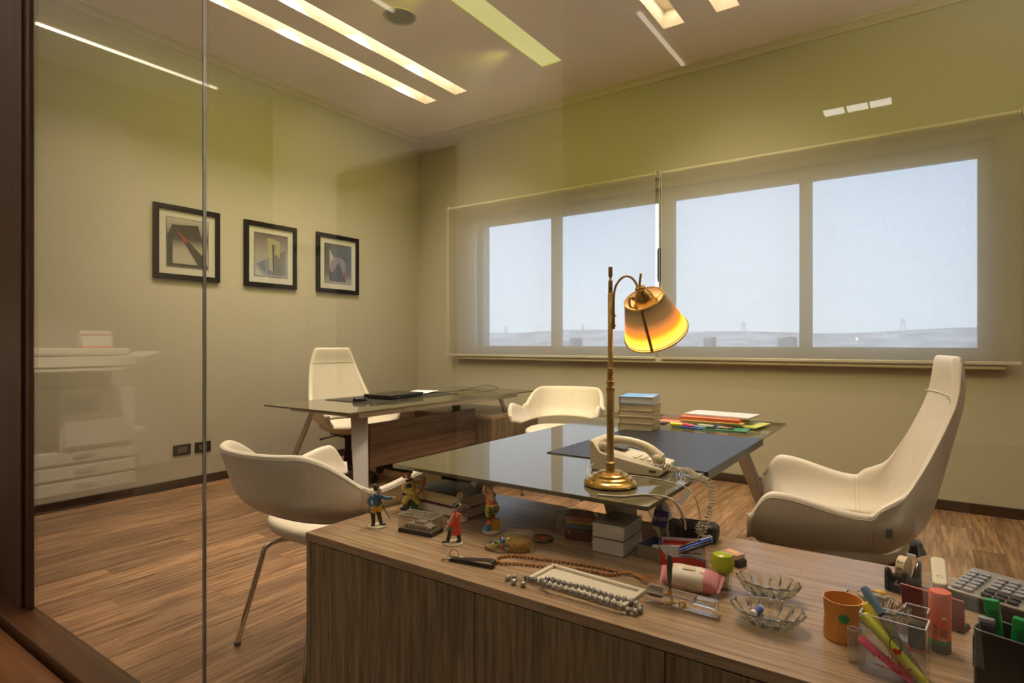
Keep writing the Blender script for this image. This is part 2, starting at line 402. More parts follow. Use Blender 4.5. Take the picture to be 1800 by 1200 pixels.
# ceiling with slots
SL = [(-4.07, -3.915, 'warm'), (-3.68, -3.53, 'warm'), (-2.698, -2.488, 'lime'), (-1.606, -1.44, 'warm'), (-1.21, -1.045, 'warm'), (-0.15, 0.06, 'lime')]
SY0, SY1, SD = 1.35, 4.335, 0.14
b = MB()
b.box2((XL-0.12, YG-0.02, CEIL), (XR+0.1, SY0, CEIL+SD+0.05)); b.box2((XL-0.12, SY1, CEIL), (XR+0.1, YW+0.34, CEIL+SD+0.05))
xs = [XL-0.12] + [v for s in SL for v in s[:2]] + [XR+0.1]
for i in range(0, len(xs), 2): b.box2((xs[i], SY0, CEIL), (xs[i+1], SY1, CEIL+SD+0.05))
b.box2((XL-1.3, -7.2, CEIL), (XR+1.3, YG-0.02, CEIL+0.19))
struct('ceiling', b, m_ceil, 'beige painted ceiling with long recessed light slots', smooth=False)
m_cream = mat('slot_cream', (0.86, 0.80, 0.64), 0.6)
m_lime = mat('slot_lime', (0.70, 0.68, 0.22), 0.6)
m_lens = emit('downlight_lens', (1.0, 0.86, 0.62), 18)
m_led = emit('lime_diffuser', (0.64, 0.58, 0.21), 0.92)
nm = ['leftmost warm white ceiling slot light over the far desk', 'second warm white ceiling slot light from the picture wall', 'lime green ceiling slot light at the top centre',
      'warm white ceiling slot light right of the lime one, the longer in view', 'rightmost warm white ceiling slot light at the top edge', 'lime green ceiling slot light above the near desk, out of view']
for k, (x0, x1, kd) in enumerate(SL):
    cx = (x0+x1)/2; w = x1-x0; L_ = SY1-SY0
    t = thing('ceiling_light', nm[k], 'light', (cx, (SY0+SY1)/2, CEIL), 0, 'recessed ceiling slot lights')
    b = MB(); w2 = w/2
    b.box2((-w2-0.008, -L_/2-0.008, SD), (w2+0.008, L_/2+0.008, SD+0.008))
    b.box2((-w2-0.001, -L_/2, 0.0), (-w2+0.002, L_/2, SD)); b.box2((w2-0.002, -L_/2, 0.0), (w2+0.001, L_/2, SD))
    b.box2((-w2, -L_/2-0.001, 0), (w2, -L_/2+0.002, SD)); b.box2((-w2, L_/2-0.002, 0), (w2, L_/2+0.001, SD))
    part('recess', b, m_cream if kd == 'warm' else m_lime, t, smooth=False)
    if kd == 'warm':
        area('lamp_strip', (0, 0, SD-0.012), w*0.7, L_*0.98, P_SLOT, WARM, parent=t)
        sp = 0.62
        for j in range(5):
            y = L_/2 - 0.30 - sp*j - (0.25 if k % 2 else 0)
            if y < -L_/2+0.1: continue
            b = MB(); b.cyl((0, y, SD-0.03), (0, y, SD), 0.03, n=16); part('downlight', b, mat('downlight_rim', (0.6, 0.6, 0.6), 0.3, 1), t)
            b = MB(); b.cyl((0, y, SD-0.032), (0, y, SD-0.0305), 0.022, n=16); part('lens', b, m_lens, t.children[-1])
            spot('lamp', (0, y, SD-0.036), P_SPOT, WARM, R(128), t, blend=0.9)
    else:
        b = MB(); b.box2((-w2+0.002, -L_/2+0.002, 0.010), (w2-0.002, L_/2-0.002, 0.016)); part('diffuser', b, m_led, t, smooth=False)
        for yy in (-1.0, 0.1, 1.1):
            if k == 2: spot('wall_washer', (0, yy, -0.045), P_LIME, LIME, R(88), t, blend=1.0, rad=0.0).rotation_euler = (0, R(61), 0)
        for yy in (-1.2, -0.6):
            spot('wall_washer', (0, yy, -0.045), P_LIMEY, LIME, R(88), t, blend=1.0, rad=0.0).rotation_euler = (R(61), 0, 0)
# speaker
p = P(703, 2, 0) if False else None
def PC(px, py, z=CEIL):
    d = FOC*(z-EYE)/(602.0-py); l = (px-900)/FOC*d
    return Vector((FW[0]*d+RT[0]*l, FW[1]*d+RT[1]*l, z))
c = PC(703, 29)
t = thing('ceiling_speaker', 'round grey loudspeaker grille flush in the ceiling', 'speaker', c)
b = MB(); b.lathe([(0.100, 0.0), (0.104, -0.006), (0.115, -0.005), (0.119, 0.0)], 40); part('rim', b, mat('speaker_rim', (0.36, 0.33, 0.25), 0.5), t)
b = MB(); b.lathe([(0.0001, -0.006), (0.10, -0.003), (0.101, 0.0)], 40); part('grille', b, mat('speaker_grille', (0.20, 0.19, 0.15), 0.6, bump=0.6, bscale=900), t)

# ------------------------------------------------------------------ window
YF = 5.16
wroot = thing('window_1', 'wide aluminium window of four panes looking over the desert', 'window', ((WX0+WX1)/2, YF, WB)); wroot['kind'] = 'structure'
ox = (WX0+WX1)/2
def wbox(name, x0, x1, z0, z1, y0=-0.03, y1=0.03, m=m_frame, bev=0.003):
    b = MB(); b.box2((x0-ox, y0, z0-WB), (x1-ox, y1, z1-WB)); return part(name, b, m, wroot, bevel=bev)
gt = 2.435; gb = 1.125
fx = [onY(v, YF)[0] for v in (836, 971, 987, 1160, 1187, 1406, 1428, 1718)]
wbox('frame_head', WX0, WX1, gt, WT); wbox('frame_sill', WX0, WX1, WB, gb)
wbox('frame_jamb', WX0, fx[0], gb, gt); wbox('frame_jamb', fx[7], WX1, gb, gt)
for i in (1, 3, 5): wbox('mullion', fx[i], fx[i+1], gb, gt, -0.035 if i == 3 else -0.025, 0.03)
for i in (0, 2, 4, 6): wbox('glass_pane', fx[i]-0.005, fx[i+1]+0.005, gb-0.005, gt+0.005, 0.004, 0.010, m_wglass, 0)
wbox('outer_reveal', fx[0]-0.12, onY(857, 5.34)[0], gb-0.1, gt+0.1, 0.10, 0.22, m_wall)
b = MB(); hx = onY(1157, YF)[0]; b.box((hx-ox+0.03, -0.055, 1.16+0.70-WB), (0.022, 0.03, 0.30)); b.box((hx-ox+0.03, -0.075, 1.16+0.70-WB), (0.016, 0.02, 0.26)); part('handle', b, mat('dark_handle', (0.05, 0.06, 0.10), 0.4), wroot, bevel=0.003)
b = MB(); b.box2((WX0-0.02, YW-0.075, WB-0.055), (WX1+0.04, YW+0.08, WB-0.01)); struct('trim_3', b, mat('sill_paint', (0.56, 0.50, 0.38), 0.4), 'pale inner window sill board with rounded nose', bevel=0.008, cat='trim')
# roller blinds
m_blind = fabric_screen('blind_fabric', (0.60, 0.54, 0.43), 0.33)
m_alu = mat('blind_metal', (0.62, 0.58, 0.50), 0.4, 0.3)
def blind(xa, xb, lab):
    YB = YW-0.085; x0 = onY(xa, YB)[0]; x1 = onY(xb, YB)[0]; zt = 2.645; zb = 1.03
    t = thing('roller_blind', lab, 'blind', ((x0+x1)/2, YB, zb), 0, 'roller blinds over the window')
    w = (x1-x0)/2
    b = MB(); n = 24; rows = [[(-w+2*w*i/n, 0.0008*math.sin(i*1.3)-0.0, z) for i in range(n+1)] for z in (0.0, 0.5, 1.0, zt-zb)]
    b.grid(rows); part('fabric', b, m_blind, t, solid=0)
    b = MB(); b.cyl((-w, 0.024, zt-zb), (w, 0.024, zt-zb), 0.024, n=20); part('roller_tube', b, mat('blind_roll', (0.58, 0.53, 0.41), 0.7), t)
    b = MB(); b.box((0, 0, -0.006), (2*w, 0.012, 0.024)); part('bottom_bar', b, m_alu, t, bevel=0.004)
    for s in (-1, 1):
        b = MB(); b.box((s*(w+0.006), 0.035, zt-zb+0.005), (0.006, 0.10, 0.055)); part('bracket', b, m_white, t, bevel=0.002)
    b = MB(); zl = -0.02; pts = [(0, 0, zt-zb), (0, 0, zl+0.25), (0.0, 0, zl+0.05), (0.012, 0, zl), (0.024, 0, zl+0.05), (0.024, 0, zl+0.25), (0.024, 0, zt-zb)]
    M_ = Matrix.Translation((-w-0.018, -0.01, 0)); b.tube([(p_[0]*0.8, p_[1], p_[2]) for p_ in pts], 0.0022, 6, M=M_); part('pull_cord', b, m_white, t)
blind(789, 1152, 'left roller blind of beige screen fabric over the window')
blind(1163, 1797, 'right roller blind of beige screen fabric, the wider one')
# outside: desert ridge, buildings, pylons
m_sand = mat('desert_sand', (0.72, 0.67, 0.60), 0.9, noise=0.45, nscale=0.06)
b = MB(); rows = []
for k in range(5):
    row = []
    for i in range(121):
        x = -900 + i*15; f = k/4
        h = 9.5 + 1.2*math.sin(i*0.31) + 0.8*math.sin(i*0.83+1) - 0.004*(x+300)
        row.append((x, 300+f*90, -12 + (h+12)*(f**0.8) + (0.9*math.sin(i*1.7+k*2) if 0 < k < 4 else 0)))
    rows.append(row)
b.grid(rows); single('desert_ridge', b, m_sand, 'pale desert ridge along the horizon outside the window', 'hill', kind='structure')
b = MB(); b.grid([[(-900, 5.6, -12), (900, 5.6, -12)], [(-900, 320, -12), (900, 320, -12)]]); single('desert_ground', b, m_sand, 'flat pale desert ground below the ridge', 'ground', kind='structure', solid=0.5)
m_fb = mat('far_building', (0.30, 0.31, 0.33), 0.9)
for (px, wpx, hpx, lab) in ((1250, 14, 9, 'small grey building on the plain, right of the lamp shade'), (1385, 26, 7, 'long low building on the plain, left of the right mullion'), (1015, 12, 6, 'tiny dark building on the plain, left of the brass pole')):
    x, tt = onY(px, 295); w = wpx/FOC*tt; h = hpx/FOC*tt
    b = MB(); b.box((0, 0, h/2+2), (w, 8, h+4)); b.box((w*0.2, 0, h+4.2), (w*0.4, 8, 0.5)); single('distant_building', b, m_fb, lab, 'building', (x, 293, -0.6-h), 0, 'distant desert buildings', kind='structure')
m_py = mat('pylon_steel', (0.25, 0.27, 0.30), 0.8)
for (px, lab) in ((889, 'distant steel pylon seen through the leftmost pane'), (1024, 'distant steel pylon seen through the second pane'), (1307, 'distant steel pylon seen through the third pane'), (1587, 'distant steel pylon seen through the rightmost pane')):
    x, tt = onY(px, 380); b = MB(); Hh = 7
    for sx_ in (-1, 1):
        for sy_ in (-1, 1): b.tube([(sx_*1.3, sy_*1.3, 0), (sx_*0.3, sy_*0.3, Hh)], 0.07, 5)
    for q in range(4): b.tube([(-1.1+q*0.2, 0, 0.5+q*1.5), (1.1-q*0.2, 0, 2+q*1.4)], 0.06, 5)
    for q in (4.2, 5.8): b.tube([(-1.8, 0, q), (1.8, 0, q)], 0.08, 5)
    single('pylon', b, m_py, lab, 'pylon', (x, 380, 7.5), 0, 'distant pylons on the ridge', kind='structure')
# ------------------------------------------------------------------ glass partition
XJ = -1.650; XG0 = -2.976
groot = thing('window_2', 'floor to ceiling glass partition of the office in a dark reddish wood frame', 'window', (XG0, YG, 0)); groot['kind'] = 'structure'
b = MB(); b.box2((-0.036, -0.004, 0.055), (XJ-0.002-XG0, 0.004, CEIL)); part('glass_pane', b, m_glass, groot, smooth=False)
b = MB(); b.box2((XJ+0.003-XG0, -0.004, 0.055), (XR-XG0, 0.004, CEIL)); part('glass_pane', b, m_glass, groot, smooth=False)
b = MB(); b.box2((XJ-0.002-XG0, -0.0042, 0.055), (XJ+0.0012-XG0, 0.0042, CEIL)); part('seal_strip', b, m_seal, groot, smooth=False)
b = MB(); b.box2((XJ+0.0012-XG0, -0.0042, 0.055), (XJ+0.003-XG0, 0.0042, CEIL)); part('polished_edge', b, m_edge, groot, smooth=False)
b = MB(); b.box2((-0.35, -0.09, 0.0), (XR-XG0, 0.02, 0.055)); part('sill', b, m_redx, groot, bevel=0.004)
b = MB(); b.box2((-0.30, -0.012, 0.055), (-0.036, 0.007, CEIL)); part('jamb', b, m_red, groot, bevel=0.003)
b = MB(); b.box2((XL-XG0-1.3, -0.008, 0), (-0.30, 0.03, CEIL)); part('side_panel', b, m_red, groot)
b = MB(); b.box2((-0.30, -0.024, 0.055), (-0.09, -0.012, CEIL)); 
part('architrave', b, m_red, groot, bevel=0.003)
b = MB(); b.box2((-0.5, -0.28, 0.0), (3.4, -0.10, 0.02)); part('threshold', b, wood('orange_threshold_wood', (0.07, 0.026, 0.008), (0.14, 0.056, 0.020), 0.35, (14, 1, 1), 20, lines=0.4), groot, bevel=0.003)
# office ceiling lights behind the camera (seen only as reflections in the glass)
for (x, y0, y1, lab) in ((-5.37, -1.2, 0.2, 'long warm strip light over the copier in the open office'), (-3.1, -1.24, 0.3, 'short warm strip light in the office ceiling behind the camera'), (-1.68, -3.2, -2.2, 'warm strip light in the office ceiling over the sofa')):
    t = thing('office_strip_light', lab, 'light', (x, (y0+y1)/2, CEIL))
    b = MB(); w2 = 0.10; L_ = (y1-y0)
    b.box((0, 0, -0.02), (0.2, L_, 0.04)); part('housing', b, m_cream, t, bevel=0.004)
    b = MB(); b.box((0.04, 0, -0.045), (0.03, L_*0.96, 0.012)); part('led_strip', b, emit('led_strip', (1, 0.86, 0.68), 5), t)
    spot('lamp', (0, 0, -0.06), P_OFFICE, (1, 0.84, 0.64), R(150), t, rad=0.0)
for i in range(3):
    a = PC(1466+41*i, 193-8*i)
    t = thing('office_panel_light', ['left', 'middle', 'right'][i] + ' one of three small square panel lights in the office ceiling', 'light', (a.x, 2*YG-a.y, CEIL))
    b = MB(); b.box((0, 0, -0.01), (0.20, 0.20, 0.02)); part('housing', b, m_white, t, bevel=0.003)
    b = MB(); b.box((0, 0, -0.022), (0.18, 0.18, 0.006)); part('led_panel', b, emit('led_panel', (1, 0.95, 0.85), 7), t)
for i, (x, y) in enumerate(((-4.2, -0.6), (-2.4, -0.9), (-0.6, -0.9), (1.2, -1.5), (-4.2, -3.6), (-2.2, -4.2), (-0.2, -3.6), (1.6, -4.2))):  # added fill spots for the office, no such fixtures seen
    t = thing('office_spot', ['added fill spot over the copier', 'added fill spot just behind the camera', 'added fill spot over the walkway', 'added fill spot near the side wall', 'added fill spot deep in the office, leftmost', 'added fill spot deep in the office, over the sofa side', 'added fill spot deep in the office, over the sofa', 'added fill spot deep in the office, rightmost'][i], 'light', (x, y, CEIL))
    b = MB(); b.lathe([(0.03, -0.002), (0.045, -0.008), (0.05, 0.0)], 24); part('rim', b, m_white, t)
    spot('lamp', (0, 0, -0.02), P_OSPOT, (1, 0.82, 0.6), R(120), t, rad=0.03)

# screen wall just behind the camera, whose lit face mirrors in the glass
YS = -1.6; VY = 2*YG-YS
xa, xb = onY(480, VY)[0], onY(989, VY)[0]
b = MB(); b.box2((xa, YS-0.1, 0), (xb, YS, CEIL)); struct('wall_office_middle', b, mat('office_white', (0.80, 0.76, 0.66), 0.7), 'pale partition wall behind the camera, mirrored faintly in the glass', cat='wall')
xc, xd = onY(600, VY)[0], onY(803, VY)[0]
b = MB()
b.box2((xc, YS, 2.45), (xd, YS+0.05, 2.60)); b.box2((xc, YS, 0), (xc+0.12, YS+0.05, 2.45)); b.box2((xd-0.12, YS, 0), (xd, YS+0.05, 2.45)); struct('door_1', b, m_red, 'dark wooden door of the office behind the camera', cat='door')
dr_ = bpy.data.objects['door_1']; b = MB(); b.box2((xc+0.12, YS, 0.01), (xd-0.12, YS+0.03, 2.45)); part('door_leaf', b, m_panel0 if False else m_cab, dr_)
for i, x in enumerate((xa+0.5, (xa+xb)/2, xb-0.5)):
    t = thing('office_spot', ['left', 'middle', 'right'][i] + ' downlight washing the pale partition wall behind the camera', 'light', (x, YS+0.35, CEIL))
    b = MB(); b.lathe([(0.03, -0.002), (0.045, -0.008), (0.05, 0.0)], 24); part('rim', b, m_white, t)
    spot('lamp', (0, 0, -0.02), 42, (1, 0.82, 0.6), R(110), t, rad=0.0)
t = thing('office_spot', 'added bright spot aimed at the photocopier to strengthen its reflection', 'light', (-4.0, 0.0, CEIL))  # added spot, brightens the copier so its reflection shows
b = MB(); b.lathe([(0.03, -0.002), (0.045, -0.008), (0.05, 0.0)], 24); part('rim', b, m_white, t)
spot('lamp', (0, 0, -0.02), 420, (1, 0.85, 0.66), R(44), t, rad=0.0).rotation_euler = (0, R(24), 0)

m_marb = mat('pale_marble', (0.74, 0.70, 0.58), 0.4, noise=0.3, nscale=12)
b = MB(); b.prism([(-0.06, -3.9), (0.30, -3.9), (0.19, -0.95), (0.03, -0.95)], 0.0, 0.004); struct('trim_4', b, m_marb, 'pale marble strip in the office floor, mirrored at the right of the glass', cat='trim')
t = thing('office_spot', 'added strong spot that brightens the pale marble strip in the office', 'light', (0.13, -2.2, CEIL))  # added spot, put in so the marble strip mirrors brightly
b = MB(); b.lathe([(0.03, -0.002), (0.045, -0.008), (0.05, 0.0)], 24); part('rim', b, m_white, t)
spot('lamp', (0, 0, -0.02), 430, (1, 0.88, 0.70), R(30), t, rad=0.0)

# added fill lamps, all unseen, put in to brighten the ceiling
def fill_uplight(label, x, y, pw_):
    t = thing('fill_uplight', label, 'lamp', (x, y, 0))
    b = MB(); b.lathe([(0.0001, 0), (0.13, 0), (0.13, 0.012), (0.02, 0.022), (0.0001, 0.023)], 32); part('base', b, m_grey, t)
    b = MB(); b.cyl((0, 0, 0.02), (0, 0, 1.78), 0.012, n=12); part('pole', b, m_grey, t)
    b = MB(); b.lathe([(0.012, 1.76), (0.05, 1.78), (0.15, 1.84), (0.145, 1.842), (0.05, 1.786), (0.0001, 1.784)], 32); part('bowl', b, m_grey, t)
    spot('lamp', (0, 0, 1.86), pw_, (1, 0.90, 0.80), R(140), t, rot=(R(180), 0, 0), blend=0.5, rad=0.06)
fill_uplight('added grey fill lamp for the ceiling, in the unseen right part of the room', 1.75, 2.6, 150)
fill_uplight('added grey fill lamp for the ceiling, unseen in the office behind the camera', 1.3, -0.6, 80)
fill_uplight('added grey fill lamp for the ceiling, unseen near the copier in the office', -3.6, -0.9, 80)
# ================================================================== FURNITURE
m_desk = mat('olive_back_painted_glass', (0.115, 0.105, 0.058), 0.035, spec=0.5, ior=1.62)
m_deske = mat('glass_rim', (0.16, 0.17, 0.11), 0.2)
m_leath = mat('ivory_leather', (0.74, 0.68, 0.55), 0.42, bump=0.12, bscale=700)
m_leath2 = mat('ivory_leather_piping', (0.62, 0.57, 0.46), 0.45)
m_chrome = mat('chrome', (0.72, 0.68, 0.62), 0.12, 1)
m_blackm = mat('black_metal', (0.02, 0.02, 0.02), 0.35, 0.3)
m_pad = mat('black_leather_pad', (0.016, 0.017, 0.024), 0.38, bump=0.1, bscale=600)
m_panel = wood('modesty_wood', (0.080, 0.042, 0.024), (0.17, 0.098, 0.058), 0.42, (1, 18, 1), 30, lines=0.5)
ZT = 0.74; ZC = 0.57
def desk(label, x0, x1, y0, y1, far_long, near_long, cab_at):
    cx, cy = (x0+x1)/2, (y0+y1)/2; w, l = x1-x0, y1-y0
    t = thing('glass_top_desk', label, 'desk', (cx, cy, 0), 0, 'glass topped desks')
    b = MB(); b.prism(rrect(w, l, 0.006, 2), ZT-0.012, ZT); part('tabletop', b, m_desk, t, bevel=0.0015)
    zf = ZT-0.012
    for s in (-1, 1):
        b = MB(); b.box((s*(w/2-0.10), 0, zf-0.020), (0.04, l-0.30, 0.04)); part('rail', b, m_grey, t, bevel=0.002)
    for s in (-1, 1):
        b = MB(); b.box((0, s*(l/2-0.17), zf-0.020), (w-0.22, 0.04, 0.04)); part('crossbar', b, m_grey, t, bevel=0.002)
    for sx_ in (-1, 1):
        for sy_ in (-1, 1):
            long_ = (far_long if sy_ > 0 else near_long); zb = 0.0 if long_ else ZC
            k = (zf-zb)/zf
            top = Vector((sx_*(w/2-0.21), sy_*(l/2-0.26), zf-0.001)); bot = top + Vector((sx_*0.24*k, sy_*0.18*k, -(zf-zb)+0.001))
            d = Vector((sx_*1, sy_*1, 0)).normalized(); n = Vector((-d.y, d.x, 0))
            b = MB(); h1, h2, th = 0.055, 0.038, 0.014
            vs = []
            for c_, hw in ((bot, h2), (top, h1)):
                for (u, v) in ((-1, -1), (1, -1), (1, 1), (-1, 1)): vs.append(c_ + n*hw*u + d*th*v)
            b.add(vs, [(0, 3, 2, 1), (4, 5, 6, 7), (0, 1, 5, 4), (1, 2, 6, 5), (2, 3, 7, 6), (3, 0, 4, 7)])
            part('leg', b, m_grey, t, bevel=0.002)
    return t
D1 = desk('far desk with olive glass top and grey legs, beside the picture wall', -3.66, -2.79, 2.31, 4.36, False, True, None)
D2 = desk('near desk with olive glass top mirroring the window, under the brass lamp', -1.50, -0.57, 1.43, 3.33, True, False, None)
# modesty panel of far desk
b = MB(); b.box((0.435-0.16, 0, 0.485), (0.02, 1.10, 0.29)); 
o = part('modesty_panel', b, m_panel, D1, bevel=0.0015); o.location = (0, 3.16-3.335, 0)
# ---- cabinets
def cabinet(label, x0, x1, y0, y1, doors, front=-1):
    t = thing('low_cabinet', label, 'cabinet', ((x0+x1)/2, (y0+y1)/2, 0), 0, 'low walnut cabinets under the desk ends')
    w, d = x1-x0, y1-y0
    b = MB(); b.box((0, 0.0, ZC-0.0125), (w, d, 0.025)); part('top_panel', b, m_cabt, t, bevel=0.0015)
    for s in (-1, 1):
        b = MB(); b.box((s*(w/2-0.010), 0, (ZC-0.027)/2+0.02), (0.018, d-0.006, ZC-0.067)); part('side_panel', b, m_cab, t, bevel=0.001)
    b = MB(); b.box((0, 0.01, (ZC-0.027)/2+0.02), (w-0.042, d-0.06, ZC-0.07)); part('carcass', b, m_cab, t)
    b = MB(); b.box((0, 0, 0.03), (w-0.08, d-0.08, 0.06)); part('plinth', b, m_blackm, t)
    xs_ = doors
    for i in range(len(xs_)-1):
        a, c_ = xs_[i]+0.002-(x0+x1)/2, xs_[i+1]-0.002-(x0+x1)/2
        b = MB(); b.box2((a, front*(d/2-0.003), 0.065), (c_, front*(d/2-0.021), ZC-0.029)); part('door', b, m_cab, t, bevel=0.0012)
    return t
CF, CB, CL, CR = 1.133, 1.845, -1.571, 0.95
dx = [onY(v, CF)[0] for v in (546, 833, 1168)]
dw = dx[2]-dx[1]
CX = [CL+0.020] + dx[1:] + [dx[2]+dw*k for k in (1, 2)]
CX = [v for v in CX if v < CR-0.05] + [CR-0.02]
cabinet('long low walnut cabinet in front, crowded with trinkets and stationery', CL, CR, CF, CB, CX)
cabinet('low walnut cabinet under the far end of the far desk', -4.55, -2.80, 3.74, 4.44, [-4.53, -3.95, -3.37, -2.82], -1)
# ---- shell chairs
def shell_mesh(kind):
    ex = kind == 'exec'
    N = 121; rows = []; seam = []
    th = 0.036 if not ex else 0.040
    def sm(a, b_, x): x = min(max((x-a)/(b_-a), 0), 1); return x*x*(3-2*x)
    for i in range(N):
        s = -1 + 2*i/(N-1); t = abs(s); sg = 1 if s >= 0 else -1
        # plan
        ta = 0.46
        xf = 0.31 if ex else 0.27; xb = -0.06 if ex else -0.10; W_ = 0.285 if ex else 0.30
        if t > ta:
            f = (t-ta)/(1-ta); x = xb + (xf-xb)*f; y = W_*(1 + (0.17 if ex else 0.06)*f*(1.6-0.6*f)); nx_, ny_ = 0, 1
        else:
            a = t/ta*math.pi/2; x = xb - (0.125 if ex else 0.18)*math.cos(a); y = W_*math.sin(a)**0.85 if a > 0 else 0; nx_, ny_ = -math.cos(a), math.sin(a)
        # heights
        if ex:
            T = 0.625 + (1.115-0.625)*(1-sm(0.27, 0.50, t)) if t < 0.50 else 0.625 + 0.050*sm(0.52, 0.90, t)
            T -= 0.085*max(0, (t-0.90)/0.10)**2.2
            B = 0.500 + 0.020*(1-sm(0.0, 0.45, t)) - 0.02*sm(0.5, 0.8, t) + 0.03*sm(0.85, 1.0, t)
        else:
            T = 0.645 + (0.79-0.645)*(1-sm(0.22, 0.52, t)) if t < 0.52 else 0.645 + 0.045*sm(0.54, 0.90, t)
            T -= 0.085*max(0, (t-0.90)/0.10)**2.2
            B = 0.545 + 0.015*(1-sm(0.0, 0.40, t)) + 0.02*sm(0.8, 1.0, t)
        row = []
        K = 9 if not ex else 13
        def pos(z, off):
            h = z - 0.50
            lean = (0.12 + 0.26*(1-sm(0.2, 0.6, t))) if not ex else (0.14 + 0.10*(1-sm(0.1, 0.55, t)))
            o_ = lean*max(h, -0.05)
            if ex and z > 0.98: o_ -= 0.28*(z-0.98)      # headrest curls forward
            xx = x
            if ex and t < ta:
                g_ = 0.88*min(max((z-0.62)/0.36, 0), 1)**0.8; xx = x*(1-g_) + (xb-0.120)*g_
            px_ = xx + nx_*(o_+off); px_ = px_ - (0.20*max(z-0.5,0)*(1+nx_) if ex and t < ta else 0); py_ = y + ny_*(o_*(0.5 if t < ta else 1)+off)
            if t < ta:
                nar = 1 - (0.42*min(max((z-0.60)/0.50, 0), 1)**0.8 if ex else 0.10*max(z-0.6, 0)/0.2)
                py_ *= nar
                if not ex: pass
            # tub bottom tucks in
            tuck = max(0, (0.60 if ex else 0.63)-z)/0.10
            px_ -= nx_*0.045*tuck*tuck; py_ -= ny_*0.045*tuck*tuck
            return (px_, sg*py_, z)
        for k in range(K): row.append(pos(B + (T-0.02-B)*k/(K-1), th/2))
        row.append(pos(T-0.004, th*0.40)); row.append(pos(T+0.003, 0)); row.append(pos(T-0.004, -th*0.40))
        for k in range(K-1, -1, -1): row.append(pos(B + (T-0.02-B)*k/(K-1), -th/2))
        row.append(pos(B-0.010, -th*0.25)); row.append(pos(B-0.012, th*0.15))
        rows.append(row)
    b = MB(); b.grid(rows, close_u=True); n = len(rows[0])
    # rounded end caps
    for ri, sgn in ((0, -1), (N-1, 1)):
        base = rows[ri]; o0 = len(b.v)
        cx_ = sum(p_[0] for p_ in base)/n; cy_ = sum(p_[1] for p_ in base)/n
        prev = [ri*n + j for j in range(n)]
        for (f, fw) in ((0.6, 0.012), (0.15, 0.017)):
            idx = []
            for p_ in base:
                idx.append(len(b.v)); b.v.append((p_[0]+fw, cy_ + (p_[1]-cy_)*f, p_[2] if f > 0.3 else p_[2]*0.985+0.0083))
            for j in range(n): b.f.append((prev[j], prev[(j+1) % n], idx[(j+1) % n], idx[j])); b.m.append(0)
            prev = idx
        # zip closed: pair outer with inner
        K = 9 if not ex else 13
        for j in range(K-1):
            a_, b__, c_, d_ = prev[j], prev[j+1], prev[2*K+2-1-(j+1)+1-0] if False else prev[(K+3)+(K-1)-(j+1)], prev[(K+3)+(K-1)-j]
            b.f.append((a_, b__, c_, d_)); b.m.append(0)
    return b, rows
def seat_mb(ex):
    b = MB(); rows = []
    def sup(a, rx, ry, e=2.6):
        c_, s_ = math.cos(a), math.sin(a)
        return (rx*math.copysign(abs(c_)**(2/e), c_), ry*math.copysign(abs(s_)**(2/e), s_))
    prof = [(0.02, 0.398), (0.50, 0.401), (0.80, 0.418), (0.96, 0.445), (1.0, 0.468), (0.975, 0.486), (0.90, 0.496), (0.6, 0.499), (0.3, 0.494), (0.02, 0.492)]
    for f, z in prof:
        rows.append([(0.015 + sup(2*math.pi*j/36, 0.262*f, 0.262*f)[0], sup(2*math.pi*j/36, 0.262*f, 0.262*f)[1], z) for j in range(36)])
    b.grid(rows, close_u=True); b.f.append(tuple(range(35, -1, -1))); b.m.append(0); b.f.append(tuple(len(rows)*36-36+j for j in range(36))); b.m.append(0)
    return b
SH = {}
for kd in ('exec', 'visitor'):
    mbs, rws = shell_mesh(kd); SH[kd] = (mbs.mesh('shell', m_leath, True, 60), rws)
SEAT = {k: seat_mb(k == 'exec').mesh('seat', m_leath, True, 60) for k in ('exec', 'visitor')}
def stitch(rows, idxs, off=0.0015):
    """double seam across the shell, where the side panels meet the back"""
    out = []
    for i in idxs:
        r_ = rows[i]; k = (len(r_)-5)//2
        out.append([Vector(p_) for p_ in r_[:k+3+k]])
    return out
